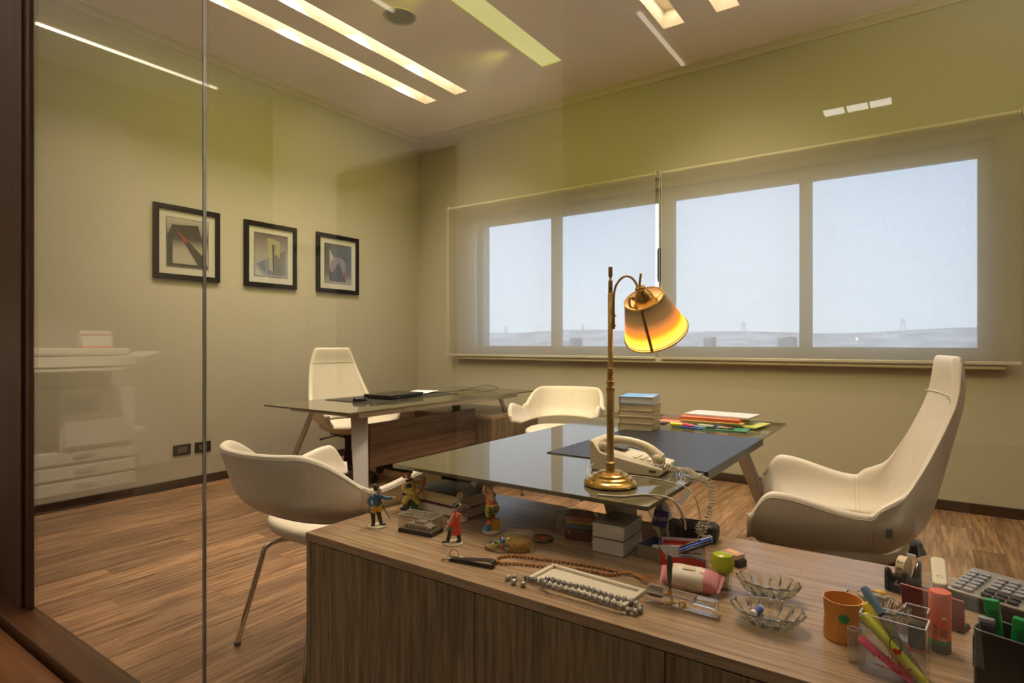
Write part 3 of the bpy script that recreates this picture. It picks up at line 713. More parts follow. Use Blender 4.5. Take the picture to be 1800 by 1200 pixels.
def chair(kind, label, x, y, rz, group):
    t = thing('high_back_chair' if kind == 'exec' else 'visitor_chair', label, 'chair', (x, y, 0), rz, group)
    o = link('shell', SH[kind][0], None, t, sub=1)
    rows = SH[kind][1]; N = len(rows); n = len(rows[0]); k = (n-5)//2
    for i0 in (int(N*0.255), N-1-int(N*0.255)):
        b = MB()
        for q in (-0.012, 0.012):
            pts = []
            for p_ in rows[i0][:k]+rows[i0][k:k+3]+rows[i0][k+3:k+3+k]:
                pp = Vector(p_); c_ = Vector((0, 0, pp.z)); pts.append(pp)
            ctr = [ (Vector(rows[i0][j]) + Vector(rows[i0][min(2*k+2-j, n-3)]))/2 for j in range(k)]
            P2 = []
            for j, pp in enumerate(pts):
                jj = j if j < k else (k-1 if j < k+3 else 2*k+2-j)
                cc = ctr[max(0, min(jj, k-1))]; d_ = pp-cc; d_ = d_.normalized() if d_.length > 1e-6 else Vector((0, 0, 1))
                nb = Vector(rows[i0+1][j]) - Vector(rows[i0-1][j]); nb.normalize()
                P2.append(pp + d_*0.0004 + nb*q*0.6)
            b.tube(P2, 0.0013, 5)
        part('seam', b, m_leath2, t)
    # piping along the rim
    b = MB(); b.tube([Vector(rows[i][k-1]) + Vector((0, 0, 0.004)) for i in range(1, N-1)], 0.0014, 5)
    b.tube([Vector(rows[i][n-1]) for i in range(1, N-1)], 0.0035, 6); part('piping', b, m_leath2, t)
    st_ = link('seat', SEAT[kind], None, t, sub=1); st_.location = (0.075 if kind == 'exec' else 0.02, 0, 0)
    if kind == 'exec':
        b = MB(); pts = []
        for i in range(1, N-1):
            inn = rows[i][k+3:k+3+k]; c_ = min(inn, key=lambda p_: abs(p_[2]-0.985))
            if abs(c_[2]-0.985) < 0.03: pts.append((c_[0]+0.003, c_[1], 0.985))
        b.tube(pts, 0.0025, 6); part('headrest_seam', b, m_leath2, t)
    if kind == 'exec':
        b = MB(); b.box((0, 0, 0.385), (0.26, 0.20, 0.035)); b.cyl((0, 0, 0.20), (0, 0, 0.38), 0.026, n=16); b.cyl((0, 0, 0.07), (0, 0, 0.24), 0.034, 0.032, n=16)
        part('column', b, m_blackm, t, bevel=0.003)
        b = MB(); b.box((-0.13, 0, 0.42), (0.18, 0.07, 0.04), (0, R(24), 0)); part('back_bracket', b, m_blackm, t, bevel=0.006)
        for i in range(5):
            a = 2*math.pi*i/5 + 0.3; c_, s_ = math.cos(a), math.sin(a)
            b = MB(); b.tube([(0.02*c_, 0.02*s_, 0.105), (0.16*c_, 0.16*s_, 0.095), (0.31*c_, 0.31*s_, 0.068)], [0.026, 0.021, 0.014], 8, sq=1.2)
            part('base_arm', b, m_blackm, t)
            b = MB(); M_ = Matrix.Translation((0.31*c_, 0.31*s_, 0)) @ Matrix.Rotation(a+0.6, 4, 'Z')
            for s in (-1, 1): b.cyl((0, s*0.008, 0.027), (0, s*0.024, 0.027), 0.027, n=16, M=M_)
            b.cyl((0, 0, 0.027), (0, 0, 0.065), 0.006, n=8, M=M_); part('caster', b, m_blackm, t)
        b = MB(); b.tube([(0.0, -0.10, 0.375), (0.02, -0.20, 0.37), (0.03, -0.26, 0.365)], [0.006, 0.006, 0.010], 8); part('lever', b, m_blackm, t)
    else:
        for sx_ in (-1, 1):
            for sy_ in (-1, 1):
                b = MB(); pts = bez([(sx_*0.04, sy_*0.05, 0.388), (sx_*0.13, sy_*0.13, 0.390), (sx_*0.185, sy_*0.165, 0.372), (sx_*0.205, sy_*0.178, 0.31), (sx_*0.270, sy_*0.23, 0.012)], 6)
                b.tube(pts, 0.0105, 12); part('leg', b, m_chrome, t)
                l_ = t.children[-1]; b = MB(); q = Vector((sx_*0.270, sy_*0.23, 0)); b.cyl(q, q+Vector((0, 0, 0.014)), 0.0125, n=12); part('foot_cap', b, m_blackm, l_)
    return t
c1 = chair('visitor', 'white leather visitor chair in front, seen from behind at the glass joint', -1.90, 1.50, R(86), 'white visitor chairs')
c2 = chair('visitor', 'white leather visitor chair between the desks, under the window', -2.33, 4.02, R(-74), 'white visitor chairs')
c3 = chair('exec', 'high back white leather chair at the right, drawn up to the near desk', -0.20, 2.44, R(188), 'white high back chairs')
c4 = chair('exec', 'high back white leather chair behind the far desk by the pictures', -4.02, 3.32, R(-12), 'white high back chairs')
b = MB(); b.box((0, 0, 0), (0.016, 0.012, 0.026)); o = part('fabric_tag', b, mat('tag_grey', (0.10, 0.10, 0.08), 0.8), c3, 'small dark fabric tag')
o.location = (-0.080, 0.318, 0.575)
# headrest seam of the high backs
# ------------------------------------------------------------------ pictures
m_fr = mat('black_frame', (0.006, 0.005, 0.004), 0.5, spec=0.2); m_mat = mat('picture_mount', (0.62, 0.59, 0.50), 0.8)
m_line = mat('mount_line', (0.03, 0.02, 0.015), 0.6)
def grad(name, stops):
    m = bpy.data.materials.new(name); m.use_nodes = True; nt = m.node_tree; b = nt.nodes['Principled BSDF']; b.inputs['Roughness'].default_value = 0.5
    g = nt.nodes.new('ShaderNodeTexCoord'); s_ = nt.nodes.new('ShaderNodeSeparateXYZ'); nt.links.new(g.outputs['Generated'], s_.inputs[0])
    r = nt.nodes.new('ShaderNodeValToRGB'); e = r.color_ramp.elements
    e[0].position, e[0].color = stops[0][0], (*stops[0][1], 1); e[1].position, e[1].color = stops[-1][0], (*stops[-1][1], 1)
    for p_, c_ in stops[1:-1]: q = e.new(p_); q.color = (*c_, 1)
    nt.links.new(s_.outputs['Z'], r.inputs[0]); nt.links.new(r.outputs[0], b.inputs['Base Color']); return m
g1 = grad('print_1', [(0, (0.42, 0.40, 0.33)), (0.35, (0.42, 0.40, 0.33)), (0.62, (0.07, 0.055, 0.05)), (0.78, (0.30, 0.28, 0.27)), (1, (0.42, 0.40, 0.33))])
g1b = grad('print_1_panel', [(0, (0.46, 0.43, 0.36)), (0.35, (0.40, 0.36, 0.30)), (0.62, (0.055, 0.04, 0.035)), (1, (0.03, 0.028, 0.02))])
g2 = grad('print_2', [(0, (0.30, 0.28, 0.27)), (0.5, (0.36, 0.34, 0.30)), (1, (0.13, 0.10, 0.11))])
g3 = grad('print_3', [(0, (0.36, 0.32, 0.30)), (0.25, (0.10, 0.10, 0.10)), (0.7, (0.06, 0.07, 0.075)), (1, (0.09, 0.09, 0.09))])
pk = mat('print_dark', (0.05, 0.05, 0.045), 0.5); pl_ = mat('print_light', (0.46, 0.43, 0.36), 0.5); pr_ = mat('print_red', (0.40, 0.06, 0.03), 0.5); pm = mat('print_mauve', (0.23, 0.19, 0.18), 0.5); pgy = mat('print_grey', (0.17, 0.165, 0.17), 0.5); pcr = mat('print_cream', (0.40, 0.36, 0.22), 0.5)
def picture(label, pa, pb, zt_px, bg, shapes):
    y0, z0 = ZX(pa[0], pa[1], XL+0.02); y1, _ = ZX(pb[0], pb[1], XL+0.02); _, zt = ZX(pa[0], zt_px, XL+0.02)
    w = y1-y0; h = zt-z0; t = thing('framed_picture', label, 'picture', (XL, (y0+y1)/2, z0), 0, 'framed abstract prints')
    # local: y along wall, z up, x out of wall
    fw = 0.040; b = MB()
    for s in (-1, 1): b.box((0.0125, s*(w/2-fw/2), h/2), (0.025, fw, h))
    for z in (fw/2, h-fw/2): b.box((0.0125, 0, z), (0.0248, w-2*fw, fw))
    part('frame', b, m_fr, t, bevel=0.002)
    b = MB(); b.box((0.007, 0, h/2), (0.008, w-2*fw, h-2*fw)); part('mount', b, m_mat, t)
    mw = 0.058; iw, ih = w-2*fw-2*mw, h-2*fw-2*mw
    b = MB(); b.box((0.0113, 0, h/2), (0.0006, iw+0.008, ih+0.008)); part('mount_line', b, m_line, t, smooth=False)
    b = MB(); b.box((0.0119, 0, h/2), (0.0006, iw, ih)); part('print', b, bg, t, smooth=False)
    pr0 = t.children[-1]
    Mx = Matrix(((0, 0, 1, 0.0124), (1, 0, 0, 0), (0, 1, 0, h/2), (0, 0, 0, 1)))
    for i, (m_, pts) in enumerate(shapes):
        b = MB(); b.prism([(p_[0]*iw/2, p_[1]*ih/2) for p_ in pts], 0.0003*i, 0.0003*(i+1)+0.0001, M=Mx); part('printed_shape', b, m_, pr0, smooth=False)
    b = MB(); b.box((0.0175, 0, h/2), (0.0015, w-2*fw, h-2*fw)); part('glazing', b, thin_glass('picture_glazing'), t, smooth=False)
circ = lambda cx, cy, r_, a0=0, a1=360, n=28: [(cx + r_*math.cos(R(a0+(a1-a0)*i/n)), cy + 0.82*r_*math.sin(R(a0+(a1-a0)*i/n))) for i in range(n+1 if a1-a0 < 360 else n)]
picture('framed abstract print with a red streak, leftmost of the three', (270, 487), (387, 497), 353.5, g1, [
    (pk, [(-0.98, -0.98), (0.98, -0.98), (0.98, -0.85), (-0.72, -0.85), (-0.72, 0.8), (-0.98, 0.2)]),
    (g1b, [(-0.72, -0.82), (0.95, -0.72), (0.50, 0.80), (-0.72, 0.72)]),
    (pk, [(-0.6, 0.6), (0.85, -0.55), (0.98, -0.95), (0.55, -0.95)]),
    (pr_, [(-0.6, 0.6), (0.02, 0.08), (-0.12, 0.02)])])
picture('framed abstract print of a leaning pale block, middle one of three', (430, 501.5), (522, 508.5), 384.5, g2, [
    (pgy, [(-0.9, -0.45), (-0.25, -0.15), (0.9, 0.35), (0.9, -0.9), (-0.3, -0.9)]),
    (pcr, [(-0.25, 0.75), (-0.15, 0.85), (0.55, 0.70), (0.50, -0.1), (0.30, 0.1), (0.30, 0.50), (0.05, 0.55), (0.10, -0.72), (-0.15, -0.66)]),
    (pk, [(0.05, 0.55), (0.16, 0.50), (0.16, -0.5), (0.10, -0.72)]),
    (pl_, [(-0.95, -0.6), (-0.45, -0.98), (-0.95, -0.98)])])
picture('framed abstract print of a mauve disc and pale sail, nearest the window', (557, 512), (631, 518.5), 406.5, g3, [
    (pl_, [(-0.65, 0.75), (-0.1, 0.0), (-0.55, -0.45), (-0.65, -0.2)]),
    (pm, circ(0.0, -0.12, 0.60)),
    (pk, [(-0.65, -0.2), (-0.5, -0.5), (0.05, 0.1), (0.6, -0.9), (-0.65, -0.9)]),
    (pr_, [(0.35, -0.5), (0.6, -0.5), (0.6, -0.9)])])
# ------------------------------------------------------------------ wall outlets
def outlet(label, px0, px1, pyc):
    y0, z0 = ZX(px0, pyc, XL); y1, _ = ZX(px1, pyc, XL); w = y1-y0
    t = thing('wall_socket', label, 'socket', (XL, (y0+y1)/2, z0-0.042), 0, 'black wall sockets')
    b = MB(); b.box((0.004, 0, 0.042), (0.008, w, 0.084)); part('cover_plate', b, m_fr, t, bevel=0.003)
    b = MB(); b.box((0.009, 0, 0.042), (0.004, w*0.52, 0.045)); part('insert', b, mat('socket_insert', (0.10, 0.075, 0.05), 0.5), t, bevel=0.002)
    b = MB()
    for dz in (-0.011, 0.0, 0.011): b.cyl((0.0105, 0, 0.042+dz), (0.0115, 0, 0.042+dz), 0.0028, n=10)
    if 'left' in label: part('socket_hole', b, m_seal, t)
outlet('black wall socket with three holes, left one of the pair', 304, 335, 792.5)
outlet('black wall socket plate behind the glass joint, right one of the pair', 342, 370, 787)
# ------------------------------------------------------------------ photocopier (stands in the office, its reflection shows in the left pane)
m_cop = mat('copier_plastic', (0.74, 0.70, 0.60), 0.5); m_copd = mat('copier_grey', (0.40, 0.38, 0.33), 0.5)
t = thing('photocopier', 'cream office photocopier reflected in the left glass pane', 'photocopier', (-5.28, 0.02, 0), 0)
def cb(name, a, b_, m=m_cop, bev=0.006, par=None): 
    b = MB(); b.box2(a, b_); return part(name, b, m, par or t, bevel=bev)
cb('base', (-0.30, -0.33, 0.05), (0.36, 0.33, 0.10), m_copd)
for z in (0.10, 0.205, 0.31):
    cb('paper_drawer', (-0.30, -0.33, z), (0.38, 0.33, z+0.085)); dr = t.children[-1]; cb('grip', (0.375, -0.07, z+0.03), (0.385, 0.06, z+0.065), m_copd, 0.003, dr)
cb('body', (-0.30, -0.33, 0.40), (0.38, 0.15, 0.83)); cb('front_door', (0.38, -0.30, 0.42), (0.392, 0.12, 0.64))
for i in range(9): cb('vent_slat', (0.38, -0.10, 0.665+i*0.014), (0.388, 0.12, 0.672+i*0.014), m_copd, 0.001)
cb('side_tray', (-0.2, -0.46, 0.45), (0.25, -0.33, 0.49)); cb('bypass_tray', (-0.15, -0.40, 0.5), (0.2, -0.34, 0.70))
cb('scanner', (-0.32, -0.34, 0.99), (0.40, 0.40, 1.06)); cb('rear_column', (-0.32, -0.34, 0.83), (-0.05, 0.40, 0.99))
cb('control_panel', (0.30, -0.22, 0.955), (0.50, 0.36, 0.975)); cb('document_feeder', (-0.25, -0.32, 1.065), (0.34, 0.38, 1.12), bev=0.02)
b = MB(); b.box((0, -0.47, 1.05), (0.40, 0.26, 0.02), (R(-14), 0, 0)); part('output_tray', b, m_cop, t, bevel=0.004)
t = thing('desk_calendar', 'white tent desk calendar with orange bands on the photocopier', 'calendar', (-5.10, -0.12, 1.1205), 0)
b = MB(); b.box((0.03, 0, 0.065), (0.003, 0.20, 0.135), (0, R(-14), 0)); part('front_page', b, mat('paper', (0.85, 0.84, 0.80), 0.7), t)
b = MB(); b.box((-0.03, 0, 0.065), (0.003, 0.20, 0.135), (0, R(14), 0)); part('back_board', b, mat('paper', (0.85, 0.84, 0.80), 0.7), t)
b = MB(); b.box((0.0475, 0, 0.010), (0.003, 0.20, 0.012), (0, R(-14), 0)); b.box((0.0255, 0, 0.102), (0.003, 0.20, 0.008), (0, R(-14), 0)); part('orange_band', b, mat('orange_print', (0.75, 0.20, 0.08), 0.6), t)
# white sofa in the office, reflected faintly under the window
m_sofa = mat('sofa_white', (0.8, 0.77, 0.68), 0.55)
t = thing('sofa', 'white sofa reflected faintly under the window behind the high back chair', 'sofa', (-0.75, -3.3, 0), R(180))
def sb(name, c_, d_, bev=0.04): b = MB(); b.box(c_, d_); part(name, b, m_sofa, t, bevel=bev, seg=3)
sb('seat_cushion', (-0.36, -0.05, 0.33), (0.70, 0.66, 0.16)); sb('seat_cushion', (0.36, -0.05, 0.33), (0.70, 0.66, 0.16))
sb('backrest', (0, 0.36, 0.50), (1.46, 0.16, 0.50)); sb('armrest', (-0.80, 0, 0.36), (0.14, 0.80, 0.44)); sb('armrest', (0.80, 0, 0.36), (0.14, 0.80, 0.44))
b = MB(); b.box((0, 0.02, 0.17), (1.5, 0.74, 0.14)); part('sofa_base', b, m_sofa, t, bevel=0.02)
for sx_ in (-1, 1):
    for sy_ in (-1, 1): b = MB(); b.cyl((sx_*0.68, sy_*0.3, 0), (sx_*0.68, sy_*0.3, 0.11), 0.015, 0.02, n=10); part('leg', b, m_chrome, t)
# ================================================================== THINGS ON THE NEAR DESK
m_brass = mat('polished_brass', (0.80, 0.52, 0.16), 0.20, 1, noise=0.25, nscale=40)
m_brassd = mat('aged_brass', (0.66, 0.46, 0.17), 0.36, 1, noise=0.35, nscale=60)
Lp = P(1073, 852, ZT)
t = thing('desk_lamp', 'tall brass desk lamp with a lit orange shade on the near desk', 'lamp', Lp, facing(Lp))
LH = 0.645
b = MB(); b.lathe([(0.0001, 0), (0.070, 0), (0.0775, 0.004), (0.0785, 0.010), (0.074, 0.016), (0.066, 0.019), (0.064, 0.024), (0.056, 0.027), (0.052, 0.028), (0.051, 0.033), (0.044, 0.036), (0.038, 0.037), (0.036, 0.041), (0.026, 0.044), (0.0001, 0.045)], 56); part('base', b, m_brass, t)
b = MB(); pr_l = [(0.013, 0.040), (0.013, 0.060), (0.0155, 0.062), (0.0155, 0.067), (0.0115, 0.070)]
pr_l += [(0.0105, 0.072), (0.0105, 0.275)]
for z in (0.278, 0.284): pr_l += [(0.0125, z), (0.0125, z+0.003)]
pr_l += [(0.008, 0.290), (0.0125, 0.300), (0.0130, 0.306), (0.0085, 0.309)]
for k in range(6): pr_l += [(0.0098, 0.311+k*0.006), (0.0098, 0.314+k*0.006), (0.0082, 0.3155+k*0.006)]
pr_l += [(0.0075, 0.348), (0.0075, 0.565), (0.0068, 0.566)]
for k in range(8): pr_l += [(0.0068, 0.568+k*0.0045), (0.0068, 0.5705+k*0.0045), (0.0054, 0.5715+k*0.0045)]
pr_l += [(0.0035, 0.607), (0.0035, 0.612), (0.0062, 0.616), (0.0062, 0.643), (0.0001, 0.644)]
b.lathe(pr_l, 24, mod=lambda a, i: 1 + (0.05*math.cos(8*a) if 6 <= i < 8 else 0)); part('pole', b, m_brassd, t)
arm = bez([(0.0105, 0, 0.46), (0.0105, 0, 0.56), (0.022, 0, 0.598), (0.045, -0.002, 0.615), (0.068, -0.004, 0.603), (0.082, -0.006, 0.570), (0.083, -0.008, 0.545), (0.074, -0.008, 0.525), (0.058, -0.008, 0.524), (0.055, -0.008, 0.545), (0.064, -0.008, 0.552), (0.067, -0.008, 0.543)], 8)
b = MB(); b.tube(arm, [0.0034]*60+[0.0036]*(len(arm)-60), 10); 
for z in (0.47, 0.50): b.cyl((0.006, 0, z), (0.017, 0, z), 0.0028, n=8)
b.ball((0.083, -0.006, 0.56), (0.006, 0.006, 0.010)); part('curved_arm', b, m_brassd, t)
# shade, tilted
SM = Matrix.Translation((0.096, -0.010, 0.548)) @ Matrix.Rotation(R(-22), 4, 'Y') @ Matrix.Rotation(R(33), 4, 'X')
m_sh = bpy.data.materials.new('orange_shade_fabric'); m_sh.use_nodes = True; nt = m_sh.node_tree; nt.nodes.clear()
o_ = nt.nodes.new('ShaderNodeOutputMaterial'); d_ = nt.nodes.new('ShaderNodeBsdfDiffuse'); d_.inputs[0].default_value = (0.62, 0.50, 0.32, 1)
tr_ = nt.nodes.new('ShaderNodeBsdfTranslucent'); tr_.inputs[0].default_value = (1.0, 0.38, 0.05, 1); x_ = nt.nodes.new('ShaderNodeMixShader'); x_.inputs[0].default_value = 0.26
at_ = nt.nodes.new('ShaderNodeAttribute'); at_.attribute_name = 'down_frac'; rp = nt.nodes.new('ShaderNodeValToRGB'); el = rp.color_ramp.elements  # lampshade turns from beige at the top to bright amber at the bottom
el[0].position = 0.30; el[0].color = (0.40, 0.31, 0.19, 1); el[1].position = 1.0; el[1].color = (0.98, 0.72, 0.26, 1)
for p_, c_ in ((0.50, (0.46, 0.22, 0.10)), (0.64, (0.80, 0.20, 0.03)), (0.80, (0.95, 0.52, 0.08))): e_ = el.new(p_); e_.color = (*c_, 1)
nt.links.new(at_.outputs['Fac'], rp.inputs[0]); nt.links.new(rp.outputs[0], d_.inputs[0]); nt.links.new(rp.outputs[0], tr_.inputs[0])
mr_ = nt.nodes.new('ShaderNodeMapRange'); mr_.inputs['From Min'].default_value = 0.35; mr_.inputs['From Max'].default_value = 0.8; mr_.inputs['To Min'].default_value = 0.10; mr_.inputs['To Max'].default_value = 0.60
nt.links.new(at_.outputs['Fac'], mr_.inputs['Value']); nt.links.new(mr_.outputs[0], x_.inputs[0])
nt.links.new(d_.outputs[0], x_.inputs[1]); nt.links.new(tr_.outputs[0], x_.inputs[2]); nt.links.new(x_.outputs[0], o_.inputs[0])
r0, r1, hs = 0.058, 0.096, 0.125
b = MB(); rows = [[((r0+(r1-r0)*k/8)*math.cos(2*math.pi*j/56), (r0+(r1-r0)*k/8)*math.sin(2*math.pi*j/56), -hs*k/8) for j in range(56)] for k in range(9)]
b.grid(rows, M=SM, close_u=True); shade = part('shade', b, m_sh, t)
da = shade.data.attributes.new('down_frac', 'FLOAT', 'POINT'); SI = SM.inverted()
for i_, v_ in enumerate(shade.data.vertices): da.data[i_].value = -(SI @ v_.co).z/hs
b = MB()
for (rr, z) in ((r0, 0), (r1, -hs), (r0+0.0012, -0.003), (r1-0.0012, -hs+0.006)):
    b.tube([(rr*math.cos(2*math.pi*j/56), rr*math.sin(2*math.pi*j/56), z) for j in range(56)], 0.0022 if z in (0, -hs) else 0.0012, 6, True, M=SM)
part('shade_rim', b, m_brassd, shade, label='thin gold trim of the shade')
b = MB(); aj = R(-112)
b.tube([((r0+(r1-r0)*k/6+0.0015)*math.cos(aj), (r0+(r1-r0)*k/6+0.0015)*math.sin(aj), -hs*k/6) for k in range(7)], 0.0042, 6, M=SM, sq=0.35); part('shade_seam', b, m_brassd, shade)
b = MB(); b.lathe([(0.0001, 0.030), (0.012, 0.030), (0.016, 0.024), (0.024, 0.014), (0.029, 0.0), (0.030, -0.012), (0.036, -0.016), (0.037, -0.020), (0.032, -0.022), (0.0001, -0.022)], 32, M=SM)
for a in (0, 120, 240): b.tube([(0.030*math.cos(R(a)), 0.030*math.sin(R(a)), -0.018), (r0*math.cos(R(a)), r0*math.sin(R(a)), -0.002)], 0.0012, 5, M=SM)
b.ball((0, 0, 0.036), (0.015, 0.013, 0.010), M=SM); b.tube([(0, 0, 0.035), (0.003, 0, 0.052), (0.016, -0.002, 0.082)], [0.004, 0.0035, 0.0035], 8, M=SM)
b.tube([(0.083, -0.006, 0.555), (0.100, -0.008, 0.566)], 0.006, 8); part('socket', b, m_brass, t)
b = MB(); b.lathe([(0.030, -0.022), (0.034, -0.036), (0.035, -0.042)], 32, M=SM); part('inner_reflector', b, m_brass, t)
b = MB(); b.ball((0, 0, -0.080), 0.017, M=SM); part('bulb', b, emit('warm_bulb', (1, 0.72, 0.36), 22), t)
ld = bpy.data.lights.new('lamp_light', 'POINT'); ld.energy = P_BULB; ld.color = (1, 0.70, 0.36); ld.shadow_soft_size = 0.017
lo = bpy.data.objects.new('lamp_light', ld); COL.objects.link(lo); lo.parent = t; lo.location = SM @ Vector((0, 0, -0.103))
b = MB(); A = P(1032, 868, ZT)
# desk pad
def slab(name, label, cat, a, b_, c_, z, h, m, bevel=0.001, seg=2, group=None, inset=0, **k):
    ctr, ang, w, d = foot(a, b_, c_, z); b = MB(); b.box((0, 0, h/2), (w, abs(d), h)); return single(name, b, m, label, cat, ctr, ang, group, bevel=bevel, seg=seg, **k), w, abs(d)
pc = [(-0.56, 1.68), (-0.56, 2.42), (-1.14, 2.42), (-1.14, 1.68)]
q = [P(1240, 829, ZT+0.004), P(1332, 770, ZT+0.004), P(1003, 789, ZT+0.004)]
w_ = 0.60; cx_ = -0.565 - w_/2+0.002; y0_, y1_ = q[0].y, q[1].y
t = thing('desk_pad', 'large black leather desk pad folded over the right edge of the near desk', 'desk pad', (cx_, (y0_+y1_)/2, ZT))
dd = y1_-y0_; b = MB(); b.box((0, 0, 0.002), (w_, dd, 0.004)); part('writing_surface', b, m_pad, t, bevel=0.001)
b = MB(); b.box((w_/2+0.0035, 0, -0.010), (0.005, dd, 0.028)); part('front_lip', b, m_pad, t, bevel=0.0015)
b = MB(); b.box((-w_/2+0.0006, 0, 0.0020), (0.003, dd, 0.0044)); part('rear_edge', b, m_blackm, t, bevel=0.0005)
# telephone
m_tel = mat('ivory_phone_plastic', (0.66, 0.60, 0.44), 0.35); m_telk = mat('phone_keys', (0.70, 0.66, 0.55), 0.4); m_teld = mat('phone_dark', (0.06, 0.06, 0.05), 0.5)
tp = P(1098, 832, ZT); ta = P(1048, 829, ZT); tb = P(1160, 842, ZT)
ang = math.atan2(tb.y-ta.y, tb.x-ta.x)
Tt = thing('telephone', 'ivory corded desk telephone behind the brass lamp', 'telephone', (tp.x-0.005, tp.y+0.085, ZT), ang)
LT = 0.235
b = MB(); prof = [(-LT/2, 0), (LT/2-0.01, 0), (LT/2, 0.010), (LT/2-0.002, 0.026), (-LT/2+0.045, 0.058), (-LT/2+0.03, 0.062), (-LT/2+0.004, 0.098), (-LT/2-0.008, 0.098), (-LT/2-0.004, 0.02)]
Mt = Matrix.Rotation(R(90), 4, 'X'); b.prism(prof, -0.085, 0.085, M=Mt); part('body', b, m_tel, Tt, bevel=0.004)
b = MB(); Mk = Matrix.Rotation(R(7.8), 4, 'Y')
for i in range(4):
    for j in range(3): b.box((0.010+i*0.022, -0.030+j*0.022, 0.0465), (0.015, 0.015, 0.006), M=Mk)
part('keypad', b, m_telk, Tt, bevel=0.0015)
b = MB(); b.box((-0.065, 0.035, 0.056), (0.05, 0.07, 0.004), M=Mk); b.box((LT/2-0.030, -0.0855, 0.016), (0.022, 0.002, 0.008)); part('dark_panel', b, m_teld, Tt, bevel=0.001)
b = MB(); hp = bez([(-0.085, -0.055, 0.082), (-0.060, -0.055, 0.098), (0.0, -0.055, 0.100), (0.060, -0.055, 0.085), (0.105, -0.055, 0.052)], 8)
nn = len(hp); b.tube(hp, [0.021-0.007*math.sin(math.pi*i/(nn-1)) for i in range(nn)], 14, sq=0.8)
b.ball((-0.080, -0.055, 0.080), (0.025, 0.022, 0.018)); b.ball((0.098, -0.055, 0.054), (0.024, 0.022, 0.018), (0, R(30), 0)); part('handset', b, m_tel, Tt)
# coiled cord: from the handset along the desk edge, dangling to the cabinet
m_cord = mat('ivory_cord', (0.55, 0.50, 0.38), 0.45)
path = [Tt.matrix_basis @ Vector((0.105, -0.055, 0.040))]
cpts = [(P(1190, 826, ZT+0.012)), (P(1210, 828, ZT+0.014)), (P(1224, 838, ZT+0.012)), P(1224, 850, ZT+0.002) + Vector((0.012, 0.0, 0.0))]
e0 = cpts[-1] + Vector((0.028, -0.005, 0))
cl = [path[0], path[0]+Vector((0.03, -0.0, -0.012))] + cpts[:3] + [e0 + Vector((0, 0, 0.010)), e0 + Vector((0.008, 0, -0.04)), e0 + Vector((-0.010, 0.004, -0.10)), e0 + Vector((-0.022, -0.006, -0.150)), e0 + Vector((-0.030, 0.002, -0.120)), e0 + Vector((-0.035, 0.006, -0.140))]
sp_ = bez(cl, 40); pts = []; ph = 0
for i in range(1, len(sp_)):
    a, c_ = sp_[i-1], sp_[i]; d_ = (c_-a); 
    if d_.length < 1e-6: continue
    ph += d_.length/0.0095*2*math.pi
    tt = d_.normalized(); u = Vector((0, 0, 1)).cross(tt) if abs(tt.z) < 0.95 else Vector((1, 0, 0)); u.normalize(); w = tt.cross(u)
    pts.append((c_, u, w, ph))
fine = []
for i in range(1, len(pts)):
    (c0, u0, w0, p0), (c1_, u1, w1, p1) = pts[i-1], pts[i]
    k = max(1, int((p1-p0)/0.7))
    for q_ in range(k):
        f = q_/k; c_ = c0.lerp(c1_, f); p_ = p0+(p1-p0)*f; fine.append(c_ + u0.lerp(u1, f)*math.cos(p_)*0.0095 + w0.lerp(w1, f)*math.sin(p_)*0.0095)
b = MB(); b.tube(fine, 0.0019, 5); cc = single('coiled_cord', b, m_cord, 'ivory coiled telephone cord dangling off the right edge of the near desk', 'cord')
def cable(name, label, pts, r, m, n=10):
    b = MB(); b.tube(bez(pts, n), r, 8); return single(name, b, m, label, 'cable')
cable('lamp_cable', 'flat pale lamp cable curving over the corner of the near desk', [P(1050, 869, ZT+0.002), P(1090, 872, ZT+0.003), P(1135, 869, ZT+0.003), P(1170, 873, ZT+0.006), P(1184, 880, ZT+0.002), P(1194, 893, ZT-0.02), P(1203, 914, ZT-0.06), P(1205, 930, ZT-0.10)], 0.0028, m_cord)
cable('phone_cable', 'thin ivory telephone line looping behind the lamp base', [P(1043, 815, ZT+0.03), P(1034, 822, ZT+0.02), P(1040, 836, ZT+0.002), P(1100, 835, ZT+0.002), P(1160, 843, ZT+0.002), P(1205, 856, ZT+0.002), P(1222, 875, ZT-0.02), P(1230, 905, ZT-0.08), P(1233, 935, ZT-0.14)], 0.0016, m_cord)
b = MB(); b.box((0, 0, 0.0), (0.016, 0.0006, 0.05), (0, R(36), 0)); single('cord_tag', b, mat('paper', (0.85, 0.84, 0.80), 0.7), 'small white paper tag hanging on the lamp cable', 'tag', P(1197, 866, ZT+0.0)+Vector((0.01, 0, -0.01)), R(30))
# book stack on desk
def book(label, cx, cy, z, w, d, h, ang, cov, pg, group, cat='book', name='book', spine='left'):
    t = thing(name, label, cat, (cx, cy, z), ang, group)
    b = MB(); b.box((0.002, 0, h/2), (w-0.006, d-0.006, h-0.006)); part('page_block', b, pg, t, bevel=0.0008)
    b = MB(); b.box((0, 0, h-0.0014), (w, d, 0.0026)); b.box((0, 0, 0.0014), (w, d, 0.0026))
    if spine == 'left': b.box((-w/2+0.0012, 0, h/2), (0.0026, d, h-0.0005))
    else: b.box((0, d/2-0.0012, h/2), (w, 0.0026, h-0.0005))
    part('cover', b, cov, t, bevel=0.0006); return t
m_pgc = mat('cream_pages', (0.66, 0.56, 0.34), 0.8, noise=0.15, nscale=200); m_pgw = mat('white_pages', (0.74, 0.70, 0.60), 0.8)
bs = foot((1081, 758), (1141, 762), (1163, 747), ZT); bc = bs[0]
z = ZT; hs_ = [0.036, 0.032, 0.030, 0.030]
cn = ['bottom', 'second', 'third', 'fourth']
